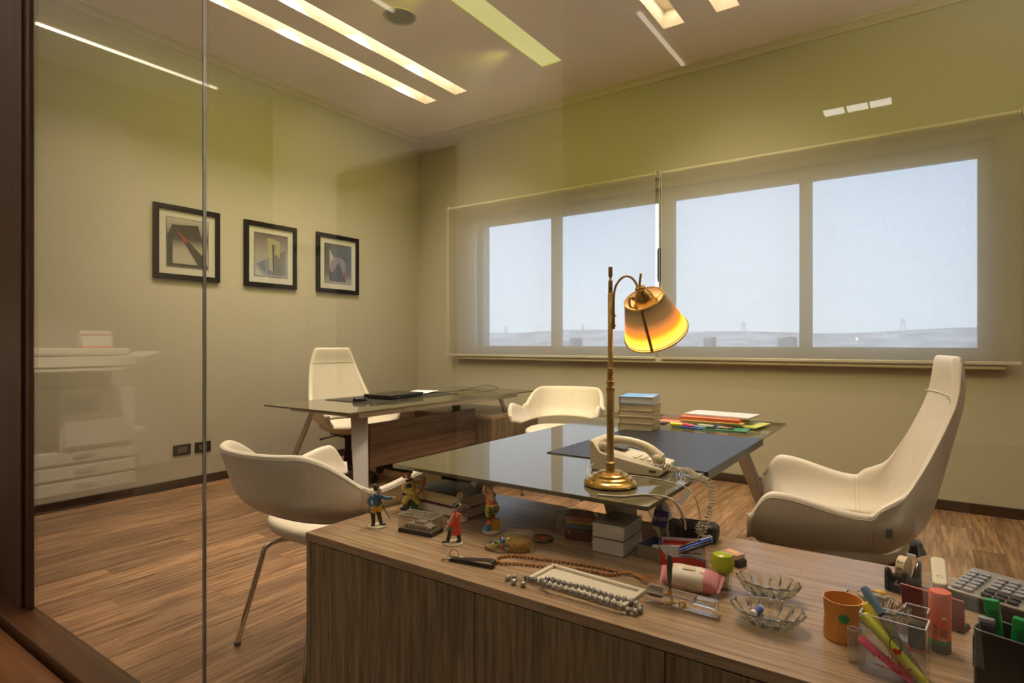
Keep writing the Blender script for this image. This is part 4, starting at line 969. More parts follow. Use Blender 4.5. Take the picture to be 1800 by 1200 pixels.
for i, h in enumerate(hs_):
    book(cn[i] + ' cream paperback of the stack beside the brass pole, counting from the desk', bc.x+0.003*(i % 2), bc.y+0.002*i, z, bs[2], 0.20, h, bs[1]+R([0, 1.5, -1, 0.5][i]), m_pgc, m_pgc, 'paperbacks stacked on the near desk'); z += h
bk = book('blue covered thick book on top of the stack beside the brass pole', bc.x, bc.y+0.004, z, bs[2]*1.0, 0.20, 0.034, bs[1]+R(2), mat('sky_blue_cover', (0.16, 0.42, 0.80), 0.3), m_pgw, 'paperbacks stacked on the near desk')
b = MB(); b.prism([(0.02, -0.09), (bs[2]/2-0.004, -0.097), (bs[2]/2-0.004, -0.02), (0.05, -0.05)], 0.034, 0.0343); part('printed_corner', b, mat('cover_peach', (0.75, 0.50, 0.38), 0.4), bk)
# folders pile
m_fo = {k: mat('folder_'+k, c_, 0.5) for k, c_ in dict(orange=(0.78, 0.20, 0.07), yellow=(0.62, 0.45, 0.14), green=(0.05, 0.25, 0.12), lime=(0.55, 0.60, 0.12), pink=(0.70, 0.30, 0.20), white=(0.70, 0.70, 0.68), brown=(0.16, 0.09, 0.05), tan=(0.50, 0.34, 0.13)).items()}
fl = [('green', 1262, 752, 0.30, 0.21, 3, 0.004, 'dark green folder at the bottom of the paper pile on the near desk'), ('lime', 1300, 748, 0.24, 0.20, -8, 0.004, 'lime plastic sleeve sticking out at the right of the paper pile'), ('yellow', 1258, 746, 0.30, 0.21, 1, 0.008, 'yellow folder in the middle of the paper pile'), ('orange', 1256, 745, 0.29, 0.21, -2, 0.010, 'orange folder under the white papers of the pile'), ('white', 1268, 744, 0.33, 0.19, -5, 0.006, 'loose white papers on top of the paper pile')]
z = ZT
for (k, px, py, w, d, a, h, lab) in [q_[:6]+(q_[6]*1.6, q_[7]) for q_ in fl]:
    c_ = P(px, py, ZT); c_ = Vector((c_.x, c_.y, z))
    b = MB()
    nl = 3 if h > 0.005 else 2
    for i in range(nl): b.box((random.uniform(-.003, .003), random.uniform(-.003, .003), h*(i+0.5)/nl), (w, d, h/nl*0.8), (0, 0, R(random.uniform(-1, 1))))
    t = thing('folder' if k != 'white' else 'paper_sheaf', lab, 'folder' if k != 'white' else 'paper', c_, R(a)+R(2)); part('cover' if k != 'white' else 'sheets', b, m_fo[k], t, bevel=0.0004); z += h
c_ = P(1186, 741, ZT); b = MB(); b.box((0, 0, 0.004), (0.14, 0.15, 0.007)); t = thing('folder', 'pink paper folder left of the pile under a dark booklet', 'folder', (c_.x, c_.y, ZT), R(-6)); part('cover', b, m_fo['pink'], t, bevel=0.0005)
c_ = P(1187, 734, ZT+0.01); t = thing('booklet', 'dark photo booklet with gilt edge lying on the pink folder', 'book', (c_.x, c_.y, ZT+0.0078), R(8)); b = MB(); b.box((0, 0, 0.005), (0.13, 0.13, 0.009)); part('pages', b, m_fo['tan'], t, bevel=0.0005); b = MB(); b.box((0, 0, 0.0102), (0.128, 0.128, 0.001)); part('cover', b, m_fo['brown'], t)
c_ = P(1158, 743, ZT); t = thing('card_case', 'flat black square case left of the pen tray', 'case', (c_.x, c_.y, ZT), R(4)); b = MB(); b.box((0, 0, 0.003), (0.085, 0.085, 0.006)); part('lid', b, mat('black_gloss', (0.012, 0.010, 0.010), 0.15), t, bevel=0.001)
b = MB()
for i in range(2): b.ball((-0.018+0.03*i, 0, 0.006), (0.007, 0.007, 0.0012))
part('stud', b, m_brassd, t)
ct = P(1228, 751, ZT); t = thing('pen_tray', 'low clear pen tray full of pens in front of the paper pile', 'tray', (ct.x, ct.y, ZT), R(-2))
m_acr = thin_glass('acrylic', (0.96, 0.97, 0.96), 0.05, 0.0, 0.05)
b = MB(); b.box((0, 0, 0.0015), (0.24, 0.075, 0.003)); 
for s in (-1, 1): b.box((0, s*0.036, 0.006), (0.24, 0.003, 0.010)); b.box((s*0.1185, 0, 0.006), (0.003, 0.070, 0.010))
part('tray_body', b, mat('tray_olive', (0.16, 0.16, 0.10), 0.2), t, bevel=0.0006)
def pen(label, loc, rz, L_, r, mb_, mc, cat='pen', ry=90, group=None, name='pen', clip=True):
    t = thing(name, label, cat, loc, rz, group); Mx = Matrix.Rotation(R(ry), 4, 'Y')
    b = MB(); b.lathe([(0.0001, -L_/2), (r*0.3, -L_/2), (r*0.85, -L_/2+0.012), (r, -L_/2+0.02), (r, L_*0.15), (0.0001, L_*0.15)], 12, M=Mx); part('barrel', b, mb_, t)
    b = MB(); b.lathe([(0.0001, L_*0.15), (r*1.12, L_*0.15), (r*1.12, L_/2-0.004), (r*0.6, L_/2), (0.0001, L_/2)], 12, M=Mx)
    if clip: b.box((-r*1.5 if ry != 90 else -r*1.4, 0, L_*0.32), (0.0012, 0.003, L_*0.28), M=Mx)
    part('cap', b, mc, t); return t
m_hy = mat('fluo_yellow', (0.85, 0.86, 0.05), 0.35); m_hp = mat('fluo_pink', (0.85, 0.10, 0.22), 0.35); m_blue = mat('pen_blue', (0.03, 0.10, 0.55), 0.25); m_silver = mat('pen_silver', (0.6, 0.6, 0.62), 0.25, 0.9); m_blk = mat('pen_black', (0.015, 0.015, 0.018), 0.25)
def onD(px, py, dz): v = P(px, py, ZT+dz); return (v.x, v.y, ZT+dz)
pen('yellow capped highlighter at the left end of the pen tray', onD(1196, 746, 0.016), R(190), 0.10, 0.009, m_hy, m_hy, 'highlighter', name='highlighter')
pen('pink capped highlighter beside the yellow one in the pen tray', onD(1207, 747, 0.016), R(165), 0.09, 0.009, m_hp, m_hp, 'highlighter', name='highlighter')
pen('blue ballpoint pen across the pen tray', onD(1215, 752, 0.012), R(-12), 0.12, 0.0042, m_blue, m_blue)
pen('silver ballpoint pen in the middle of the pen tray', onD(1234, 750, 0.012), R(-4), 0.13, 0.0042, m_silver, m_blk)
pen('slim white and blue pen at the right of the pen tray', onD(1248, 748, 0.012), R(-8), 0.13, 0.0040, mat('paper', (0.85, 0.84, 0.80), 0.7), m_blue)
pen('tan stubby marker at the right end of the pen tray', onD(1275, 752, 0.012), R(-2), 0.08, 0.006, m_fo['tan'], m_fo['brown'])
# ================================================================== THINGS ON THE FAR DESK
c_ = P(700, 692, ZT); y_a = 2.62; 
t = thing('desk_pad', 'dark desk pad under the closed laptop on the far desk', 'desk pad', (-3.34, 3.22, ZT), R(0)); b = MB(); b.box((0, 0, 0.002), (0.46, 0.95, 0.004)); part('writing_surface', b, mat('dark_green_pad', (0.025, 0.026, 0.02), 0.4), t, bevel=0.001)
t = thing('laptop', 'closed black laptop lying on the far desk pad', 'laptop', (-3.30, 3.17, ZT+0.004), R(4))
b = MB(); b.prism(rrect(0.27, 0.38, 0.012), 0.006, 0.020); part('base', b, m_blackm, t, bevel=0.002)
b = MB(); b.prism(rrect(0.272, 0.382, 0.012), 0.0205, 0.030); part('lid', b, mat('laptop_lid', (0.012, 0.012, 0.014), 0.25), t, bevel=0.003)
b = MB(); b.box((0.136, -0.10, 0.013), (0.003, 0.02, 0.006)); part('port', b, m_brassd, t)
for sx_ in (-1, 1):
    for sy_ in (-1, 1): b = MB(); b.cyl((sx_*0.11, sy_*0.16, 0), (sx_*0.11, sy_*0.16, 0.0065), 0.008, n=10); part('foot', b, m_blk, t)
t = thing('computer_mouse', 'black computer mouse on the near end of the far desk pad', 'mouse', (-3.26, 2.80, ZT+0.004), R(60)); b = MB(); b.ball((0, 0, 0.010), (0.052, 0.030, 0.022), e=0.8); part('shell', b, m_blk, t); b = MB(); b.cyl((0.028, -0.003, 0.028), (0.028, 0.003, 0.028), 0.007, n=12); part('scroll_wheel', b, m_silver, t)
cable('mouse_cable', 'thin dark mouse cable curling on the near end of the far desk', [(-3.22, 2.82, ZT+0.015), (-3.10, 2.78, ZT+0.002), (-3.02, 2.68, ZT+0.002), (-2.99, 2.80, ZT+0.002), (-3.06, 2.92, ZT+0.002), (-3.02, 3.05, ZT+0.006), (-3.12, 3.10, ZT+0.008)], 0.0018, m_blk)
cable('laptop_cable', 'dark cable looping up at the far end of the far desk', [(-3.35, 3.55, ZT+0.006), (-3.22, 3.70, ZT+0.01), (-3.12, 3.86, ZT+0.03), (-3.05, 3.98, ZT+0.055), (-2.98, 4.08, ZT+0.03), (-3.04, 4.02, ZT+0.004), (-3.16, 3.92, ZT+0.012), (-3.24, 3.82, ZT+0.008)], 0.0022, m_blk)
t = thing('paper_sheaf', 'white papers beyond the laptop on the far desk', 'paper', (-3.42, 3.56, ZT+0.004), R(14)); b = MB()
for i in range(3): b.box((0.01*i, 0.006*i, 0.003+0.003*i), (0.20, 0.27, 0.002), (0, 0, R(3*i)))
part('sheets', b, mat('paper', (0.85, 0.84, 0.80), 0.7), t)
# ================================================================== THINGS ON THE LOW CABINET
def pc_(px, py): return P(px, py, ZC)
def mpp(v): return (v.x*FW[0] + v.y*FW[1]) / FOC          # metres per photo pixel at a point
M_ = {k: mat('fig_'+k, c_, r_) for k, (c_, r_) in dict(cream=((0.62, 0.52, 0.34), 0.5), skin=((0.62, 0.42, 0.28), 0.45), black=((0.015, 0.014, 0.014), 0.35), blue=((0.03, 0.12, 0.22), 0.35), navy=((0.02, 0.03, 0.12), 0.35),
    yellow=((0.60, 0.36, 0.02), 0.35), coat=((0.72, 0.56, 0.12), 0.35), green=((0.05, 0.12, 0.03), 0.4), red=((0.62, 0.08, 0.03), 0.4), orange=((0.72, 0.16, 0.04), 0.35), hair=((0.66, 0.22, 0.05), 0.5), harp=((0.42, 0.14, 0.05), 0.4), maroon=((0.16, 0.02, 0.04), 0.4),
    grey=((0.30, 0.26, 0.22), 0.55), olive=((0.45, 0.42, 0.04), 0.4), teal=((0.05, 0.22, 0.42), 0.35), gold=((0.55, 0.36, 0.10), 0.4), white=((0.75, 0.68, 0.52), 0.45), dgrey=((0.05, 0.045, 0.04), 0.5)).items()}
def figure(name, label, px, py, H, specs, turn=0, cat='figurine'):
    v = pc_(px, py); t = thing(name, label, cat, v, facing(v)+R(turn), 'painted figurines on the cabinet')
    for pn, m_, prims in specs:
        b = MB()
        for q in prims:
            if q[0] == 't': b.tube([Vector(p_)*H for p_ in (bez(q[1], 4) if len(q[1]) > 2 else q[1])], ([r_*H for r_ in q[2]] if isinstance(q[2], list) and len(q[1]) == 2 else (q[2]*H if not isinstance(q[2], list) else [H*(q[2][0]+(q[2][-1]-q[2][0])*i/((len(q[1])-1)*4)) for i in range((len(q[1])-1)*4+1)])), 10)
            elif q[0] == 'b': b.ball(Vector(q[1])*H, [r_*H for r_ in (q[2] if isinstance(q[2], (list, tuple)) else (q[2],)*3)], q[3] if len(q) > 3 else None, 12, 8)
            elif q[0] == 'l': b.lathe([(r_*H, z*H) for r_, z in q[1]], 20, (q[2][0]*H, q[2][1]*H, q[2][2]*H) if len(q) > 2 else (0, 0, 0), sy=q[3] if len(q) > 3 else 1)
            elif q[0] == 'x': b.box(Vector(q[1])*H, [r_*H for r_ in q[2]], q[3] if len(q) > 3 else None)
        part(pn, b, M_[m_], t, angle=60)
    return t
base_ = lambda r_=0.21, cx=0: ('base', 'cream', [('l', [(0.0001, 0), (r_, 0), (r_*1.03, 0.015), (r_*0.97, 0.035), (0.0001, 0.038)], (cx, 0, 0))])
figure('soldier_figurine', 'painted toy soldier in a blue coat pointing right, leftmost on the cabinet', 663, 925, 0.138, [base_(),
    ('boots', 'black', [('t', [(-0.085, 0, 0.05), (-0.095, 0, 0.36)], [0.040, 0.062]), ('t', [(0.09, 0, 0.05), (0.02, -0.01, 0.37)], [0.040, 0.060]), ('b', (-0.10, -0.03, 0.055), (0.05, 0.075, 0.028)), ('b', (0.13, -0.03, 0.055), (0.075, 0.05, 0.028))]),
    ('breeches', 'yellow', [('t', [(-0.085, 0, 0.33), (-0.04, 0, 0.50)], [0.075, 0.085]), ('t', [(0.05, 0, 0.35), (0.05, 0, 0.50)], [0.072, 0.085])]),
    ('coat', 'blue', [('t', [(0, 0, 0.48), (0, 0, 0.56), (-0.01, 0, 0.68), (0, 0, 0.74)], [0.095, 0.085]), ('b', (-0.005, 0, 0.665), (0.125, 0.085, 0.085)), ('t', [(-0.12, 0, 0.70), (-0.19, -0.02, 0.60), (-0.13, -0.06, 0.49)], [0.045, 0.036]), ('t', [(0.10, 0, 0.70), (0.22, -0.01, 0.645), (0.34, -0.01, 0.655)], [0.045, 0.036]), ('t', [(-0.11, 0.05, 0.50), (-0.16, 0.06, 0.30)], [0.06, 0.04])]),
    ('straps', 'black', [('t', [(0.09, -0.085, 0.72), (0.02, -0.1, 0.58)], 0.010), ('t', [(0.02, -0.095, 0.73), (0.13, -0.06, 0.50)], 0.010)]),
    ('hands', 'skin', [('b', (-0.13, -0.07, 0.455), 0.035), ('b', (0.375, -0.01, 0.655), (0.035, 0.02, 0.022)), ('t', [(0.39, -0.01, 0.655), (0.42, -0.01, 0.645)], 0.010)]),
    ('head', 'skin', [('b', (0.04, -0.01, 0.825), (0.062, 0.060, 0.070)), ('t', [(0.01, 0, 0.74), (0.02, 0, 0.80)], 0.035), ('b', (0.095, -0.03, 0.82), 0.014), ('b', (0.075, -0.055, 0.835), 0.006)]),
    ('hat', 'dgrey', [('t', [(-0.005, 0.01, 0.85), (-0.05, 0.01, 0.965)], [0.072, 0.062]), ('b', (-0.05, 0.01, 0.965), (0.062, 0.062, 0.02)), ('b', (0.04, -0.05, 0.872), (0.05, 0.03, 0.01))]),
    ('plume', 'red', [('b', (-0.045, 0, 0.985), (0.016, 0.016, 0.030))]),
    ('sabre', 'dgrey', [('t', [(0.13, -0.05, 0.48), (0.20, -0.05, 0.33), (0.29, -0.04, 0.17)], [0.014, 0.008]), ('b', (0.14, -0.06, 0.46), (0.03, 0.015, 0.012))])])
figure('harpist_clown', 'clown figurine in a yellow coat holding a harp behind the clear block', 722, 899, 0.142, [base_(0.17, -0.05),
    ('shoes', 'navy', [('b', (-0.16, -0.04, 0.075), (0.095, 0.05, 0.036), (0, R(14), R(-20))), ('b', (-0.235, -0.05, 0.105), (0.028, 0.035, 0.03)), ('b', (0.12, -0.05, 0.065), (0.085, 0.05, 0.033))]),
    ('trousers', 'green', [('t', [(-0.12, 0, 0.09), (-0.04, 0, 0.34)], [0.085, 0.09]), ('t', [(0.10, 0, 0.09), (0.04, 0, 0.34)], [0.090, 0.09])]),
    ('coat', 'coat', [('t', [(0, 0, 0.34), (0, 0, 0.48), (0.0, 0, 0.62), (-0.01, 0, 0.75)], [0.135, 0.115]), ('t', [(-0.04, -0.04, 0.42), (-0.16, -0.02, 0.22)], [0.09, 0.075]), ('t', [(0.05, -0.04, 0.42), (0.18, -0.02, 0.22)], [0.09, 0.075]),
        ('b', (0.0, 0, 0.70), (0.16, 0.10, 0.085)), ('t', [(-0.14, -0.02, 0.70), (-0.17, -0.07, 0.58), (-0.05, -0.13, 0.50), (0.10, -0.13, 0.47)], [0.056, 0.045]), ('t', [(0.13, 0, 0.73), (0.24, -0.02, 0.66), (0.27, -0.04, 0.76)], [0.055, 0.04])]),
    ('waistcoat', 'navy', [('b', (-0.02, -0.075, 0.66), (0.085, 0.05, 0.095)), ('b', (-0.15, -0.06, 0.46), (0.06, 0.04, 0.04))]),
    ('bow_tie', 'maroon', [('b', (-0.09, -0.10, 0.785), (0.045, 0.03, 0.03)), ('b', (0.02, -0.10, 0.815), (0.045, 0.03, 0.036)), ('b', (-0.03, -0.11, 0.795), 0.02)]),
    ('head', 'cream', [('b', (-0.07, -0.02, 0.905), (0.078, 0.075, 0.088)), ('t', [(-0.03, 0, 0.78), (-0.05, 0, 0.84)], 0.04)]),
    ('face_paint', 'red', [('b', (-0.055, -0.097, 0.90), 0.018), ('b', (-0.05, -0.088, 0.868), (0.030, 0.012, 0.014)), ('b', (-0.105, -0.078, 0.938), (0.014, 0.008, 0.008))]),
    ('hair_tufts', 'hair', [('b', (-0.16, 0.01, 0.87), (0.050, 0.045, 0.045)), ('b', (0.01, 0.01, 0.965), (0.042, 0.04, 0.042))]),
    ('hands', 'skin', [('b', (0.13, -0.14, 0.45), (0.042, 0.035, 0.035)), ('b', (0.28, -0.05, 0.835), (0.055, 0.03, 0.038)), ('t', [(0.27, -0.07, 0.86), (0.31, -0.09, 0.85)], 0.014), ('t', [(0.14, -0.16, 0.44), (0.18, -0.16, 0.41)], 0.014)]),
    ('harp', 'harp', [('t', [(0.34, -0.06, 0.86), (0.33, -0.08, 0.70), (0.26, -0.10, 0.54), (0.14, -0.12, 0.44)], [0.026, 0.032]), ('t', [(0.34, -0.06, 0.86), (0.29, -0.08, 0.70), (0.20, -0.10, 0.52)], 0.008)])])
figure('redcoat_figurine', 'toy soldier in a long red coat walking left, in front of the little bust', 797, 955, 0.128, [base_(0.22, 0.0),
    ('boots', 'black', [('t', [(-0.13, 0, 0.05), (-0.05, 0, 0.35)], [0.042, 0.06]), ('t', [(0.14, 0, 0.06), (0.09, 0, 0.35)], [0.042, 0.06]), ('b', (-0.18, -0.02, 0.055), (0.085, 0.045, 0.03)), ('b', (0.12, -0.02, 0.055), (0.07, 0.045, 0.03))]),
    ('breeches', 'teal', [('t', [(-0.06, 0, 0.32), (-0.03, 0, 0.48)], [0.06, 0.07])]),
    ('coat', 'red', [('t', [(0.06, 0.01, 0.22), (0.05, 0, 0.40), (0.04, 0, 0.58), (0.04, 0, 0.68)], [0.13, 0.10]), ('b', (0.05, 0, 0.64), (0.12, 0.085, 0.08)), ('t', [(0.02, -0.07, 0.66), (0.0, -0.10, 0.53), (-0.11, -0.11, 0.44)], [0.052, 0.038])]),
    ('lapel', 'cream', [('t', [(0.02, -0.09, 0.71), (-0.10, -0.10, 0.52), (-0.16, -0.08, 0.36)], [0.022, 0.014]), ('b', (0.06, -0.09, 0.64), (0.028, 0.02, 0.028))]),
    ('hands', 'skin', [('b', (-0.14, -0.11, 0.43), (0.035, 0.03, 0.03)), ('b', (-0.13, -0.08, 0.52), (0.03, 0.025, 0.028)), ('t', [(-0.15, -0.12, 0.42), (-0.19, -0.12, 0.38)], 0.012)]),
    ('head', 'skin', [('b', (0.03, -0.01, 0.79), (0.060, 0.058, 0.068)), ('b', (-0.03, -0.02, 0.785), 0.014), ('t', [(0.03, 0, 0.69), (0.03, 0, 0.76)], 0.034)]),
    ('hat', 'black', [('b', (0.07, 0.0, 0.87), (0.11, 0.05, 0.045), (0, R(-22), 0)), ('b', (0.04, 0, 0.845), (0.07, 0.07, 0.03))]), ('hat_trim', 'gold', [('b', (0.15, -0.02, 0.885), (0.035, 0.03, 0.03))])])
figure('child_bust', 'small grey bust of a curly haired child behind the red coated figurine', 812, 915, 0.100, [
    ('base', 'cream', [('l', [(0.0001, 0), (0.20, 0), (0.21, 0.03), (0.15, 0.06), (0.09, 0.11), (0.08, 0.20), (0.13, 0.27), (0.0001, 0.28)])]),
    ('torso', 'grey', [('b', (0, 0, 0.42), (0.22, 0.14, 0.19)), ('b', (-0.22, -0.02, 0.52), (0.10, 0.07, 0.12), (0, R(-20), 0)), ('b', (0.20, -0.02, 0.47), (0.09, 0.07, 0.10)), ('t', [(0, 0, 0.55), (0, 0, 0.66)], 0.07)]),
    ('head', 'grey', [('b', (0, -0.01, 0.77), (0.135, 0.13, 0.155)), ('b', (0.0, -0.135, 0.755), 0.024), ('b', (-0.05, -0.12, 0.72), (0.03, 0.02, 0.02)), ('b', (0.055, -0.12, 0.72), (0.03, 0.02, 0.02))]),
    ('hair', 'gold', [('b', (0, 0.04, 0.86), (0.155, 0.13, 0.11)), ('b', (-0.12, -0.04, 0.86), 0.055), ('b', (0.12, -0.04, 0.86), 0.055), ('b', (-0.14, 0.0, 0.78), 0.045), ('b', (0.14, 0.0, 0.78), 0.045), ('b', (0.02, -0.09, 0.92), 0.05)]),
    ('eyes', 'dgrey', [('b', (-0.048, -0.128, 0.785), 0.014), ('b', (0.048, -0.128, 0.785), 0.014)])])
figure('juggler_clown', 'clown figurine in an orange top and checked trousers stepping on a yellow block', 865, 934, 0.170, [base_(0.175),
    ('block', 'yellow', [('x', (0.055, 0.03, 0.13), (0.15, 0.13, 0.19), (0, R(4), R(12)))]), ('cone', 'teal', [('t', [(-0.10, -0.05, 0.045), (-0.08, -0.05, 0.15)], [0.075, 0.045])]), ('shoes', 'orange', [('b', (-0.05, -0.07, 0.185), (0.055, 0.07, 0.038)), ('b', (0.02, 0.03, 0.245), (0.05, 0.06, 0.03))]),
    ('stockings', 'maroon', [('t', [(-0.045, -0.05, 0.19), (-0.045, -0.03, 0.30)], [0.028, 0.036]), ('t', [(0.02, 0.03, 0.25), (0.03, 0.02, 0.33)], 0.03)]),
    ('trousers', 'olive', [('t', [(-0.055, -0.03, 0.29), (-0.06, -0.02, 0.40), (-0.02, 0, 0.48)], [0.055, 0.085]), ('t', [(0.02, 0.02, 0.33), (0.06, 0.01, 0.42), (0.02, 0, 0.50)], [0.06, 0.09])]),
    ('trouser_checks', 'navy', [('t', [(-0.11, -0.07, 0.385), (-0.05, -0.105, 0.38), (0.03, -0.095, 0.385), (0.10, -0.05, 0.40)], 0.007), ('t', [(-0.10, -0.06, 0.33), (-0.05, -0.085, 0.325), (0.0, -0.07, 0.325)], 0.007), ('t', [(-0.04, -0.09, 0.50), (-0.045, -0.105, 0.40), (-0.05, -0.085, 0.30)], 0.007), ('t', [(0.05, -0.085, 0.49), (0.055, -0.09, 0.42), (0.03, -0.06, 0.35)], 0.007)]),
    ('top', 'orange', [('t', [(-0.01, 0, 0.50), (-0.03, 0, 0.60), (-0.03, 0, 0.70)], [0.105, 0.075]), ('b', (-0.03, -0.01, 0.68), (0.105, 0.08, 0.07))]),
    ('sash', 'coat', [('t', [(-0.06, -0.08, 0.70), (-0.02, -0.10, 0.62), (0.03, -0.09, 0.60)], 0.022), ('t', [(-0.11, -0.05, 0.485), (0.0, -0.095, 0.49), (0.10, -0.05, 0.50)], 0.020)]),
    ('arms', 'skin', [('t', [(0.02, -0.09, 0.62), (0.0, -0.12, 0.72), (-0.05, -0.12, 0.82)], [0.032, 0.024]), ('t', [(-0.11, -0.05, 0.70), (-0.15, -0.08, 0.76), (-0.13, -0.08, 0.84)], [0.032, 0.024]), ('b', (-0.055, -0.12, 0.845), (0.025, 0.022, 0.032)), ('b', (-0.13, -0.08, 0.855), (0.025, 0.022, 0.030))]),
    ('head', 'coat', [('b', (-0.06, -0.02, 0.80), (0.07, 0.065, 0.075))]), ('hat', 'black', [('b', (-0.03, -0.01, 0.92), (0.10, 0.06, 0.05), (0, R(14), 0))]), ('hat_brim', 'orange', [('b', (0.03, -0.02, 0.945), (0.032, 0.055, 0.055))]), ('hat_bobble', 'green', [('b', (-0.135, -0.02, 0.935), (0.058, 0.05, 0.05))])])
# clear block with a grey tank model
ctr, ang, w, d = foot((700, 934), (759, 945), (776, 934), ZC); Hb = 31*mpp(ctr)
t = thing('clear_block_paperweight', 'clear acrylic block paperweight with a small grey tank model inside', 'paperweight', ctr, ang)
b = MB(); b.box((0, 0, 0.006), (w, d, 0.012)); part('black_base', b, M_['black'], t, bevel=0.0006)
b = MB(); b.box((0, 0, 0.0125+(Hb-0.012)/2), (w, d, Hb-0.013)); part('clear_block', b, thin_glass('acrylic_clear', (0.93, 0.92, 0.86), 0.09, 0.0, 0.10, (0.55, 0.52, 0.42)), t, bevel=0.0008)
b = MB()
for sx_ in (-1, 1):
    for sy_ in (-1, 1): b.tube([(sx_*w/2, sy_*d/2, 0.012), (sx_*w/2, sy_*d/2, Hb)], 0.0006, 5)
    b.tube([(sx_*w/2, -d/2, Hb), (sx_*w/2, d/2, Hb)], 0.0006, 5); b.tube([(-w/2, sx_*d/2, Hb), (w/2, sx_*d/2, Hb)], 0.0006, 5)
part('polished_edges', b, mat('acrylic_edge_warm', (0.60, 0.56, 0.46), 0.2), t)
b = MB(); x0 = -w*0.36; b.prism([(x0, 0.013), (-x0-0.004, 0.013), (-x0, 0.021), (-x0-0.010, 0.027), (x0+0.006, 0.027), (x0-0.003, 0.021)], -d*0.28, d*0.28, M=Matrix.Rotation(R(90), 4, 'X')); part('hull', b, M_['grey'], t, bevel=0.0006)
b = MB(); b.prism([(-0.018, 0.0275), (0.022, 0.0275), (0.018, 0.036), (-0.010, 0.036)], -d*0.18, d*0.18, M=Matrix.Rotation(R(90), 4, 'X')); b.cyl((-0.012, 0, 0.032), (x0-0.008, 0, 0.033), 0.0014, n=8); part('turret', b, M_['grey'], t, bevel=0.0006)
b = MB()
for k in range(7): b.cyl((x0+0.006+k*(-2*x0-0.012)/6, -d*0.30, 0.0175), (x0+0.006+k*(-2*x0-0.012)/6, d*0.30, 0.0175), 0.0042, n=10)
part('road_wheels', b, M_['dgrey'], t)
# two books lying under the desk
A_, B_, C_ = (733, 894), (819, 914), (853, 896)
ctr, ang, w, d = foot(A_, B_, C_, ZC)
if d < 0.08: d = 0.12
book('red edged white book at the bottom of the pair behind the figurines', ctr.x, ctr.y, ZC, w*1.0, 0.145, 0.034, ang, M_['maroon'], m_pgw, 'books lying on the cabinet', spine='back')
book('thick black covered book lying on top of the pair behind the figurines', ctr.x-0.002, ctr.y+0.006, ZC+0.034, w*1.02, 0.150, 0.042, ang+R(-2), mat('book_black', (0.022, 0.022, 0.018), 0.5), m_pgc, 'books lying on the cabinet', spine='back')
# glass slipper of beads
v = pc_(897, 965); s_ = mpp(v); t = thing('bead_slipper', 'clear plastic slipper filled with bright metallic beads', 'ornament', v, facing(v)+R(-14))
m_clr = thin_glass('clear_plastic', (0.93, 0.92, 0.84), 0.07, 0.02, 0.05, (0.55, 0.47, 0.25))
LS = 88*s_; b = MB(); rows = []
for i in range(13):
    f = i/12; x = -LS/2 + LS*f; wd = LS*(0.05+0.19*math.sin(math.pi*min(1, f*1.15+0.06))**0.6) if f < 0.95 else LS*0.13; wd = max(wd, LS*0.08)
    h = LS*(0.14 + 0.24*(min(1, f/0.45)**1.3) + (0.02 if f > 0.5 else 0)); 
    if i in (0, 12): wd *= 0.75; h *= 0.75
    rows.append([(x, wd*math.cos(2*math.pi*j/16), h*0.5 + h*0.5*math.sin(2*math.pi*j/16) if not (f > 0.5) else h*0.5+h*0.48*max(-1, min(1, 1.3*math.sin(2*math.pi*j/16)))) for j in range(16)])
b.grid(rows, close_u=True); b.f.append(tuple(range(16))); b.m.append(0); b.f.append(tuple(12*16+j for j in range(16))); b.m.append(0); part('slipper_body', b, m_clr, t, angle=80)
b = MB(); b.tube([(LS*(0.0), 0, LS*0.34), (LS*0.02, -LS*0.05, LS*0.39), (LS*0.08, -LS*0.08, LS*0.37), (LS*0.12, -LS*0.1, LS*0.30)], LS*0.018, 8); part('bow', b, m_clr, t)
b = MB(); b.prism([(LS*0.13+LS*0.28*c_[0], LS*0.24*c_[1]) for c_ in [(math.cos(R(a)), math.sin(R(a))) for a in range(0, 360, 20)]], LS*0.03, LS*0.19); part('amber_filling', b, thin_glass('amber', (0.85, 0.70, 0.35), 0.05, 0.05, 0.35, (0.55, 0.38, 0.12)), t)
mb_ = [mat('bead_'+k, c_, 0.2, 0.7) for k, c_ in (('red', (0.7, 0.03, 0.02)), ('gold', (0.75, 0.52, 0.10)), ('blue', (0.03, 0.12, 0.5)), ('green', (0.04, 0.40, 0.12)), ('silver', (0.6, 0.58, 0.5)), ('gold2', (0.70, 0.55, 0.12)))]
random.seed(3); bead = [None]*6
for k in range(6): b = MB(); b.ball((0, 0, 0), LS*0.034, n=8, k=6); bead[k] = b.mesh('bead', mb_[k])
for i in range(96):
    f = random.random()**0.9*0.86+0.03; yy = -1 if random.random() < 0.6 else random.uniform(-0.8, 0.6)
    wd = LS*(0.05+0.17*math.sin(math.pi*min(1, f*1.15+0.06))**0.6); h = LS*(0.10 + 0.22*(min(1, f/0.45)**1.3))
    if f > 0.5: h *= 0.45
    zz = LS*0.035 + random.random()*max(0.0, h-LS*0.06); k = random.choice([0, 1, 1, 2, 3, 4, 5]) if f < 0.6 else random.choice([1, 5, 4, 1, 0])
    o = bpy.data.objects.new('bead', bead[k]); COL.objects.link(o); o.parent = t; o.location = (-LS/2+LS*f, yy*wd*0.90, zz)
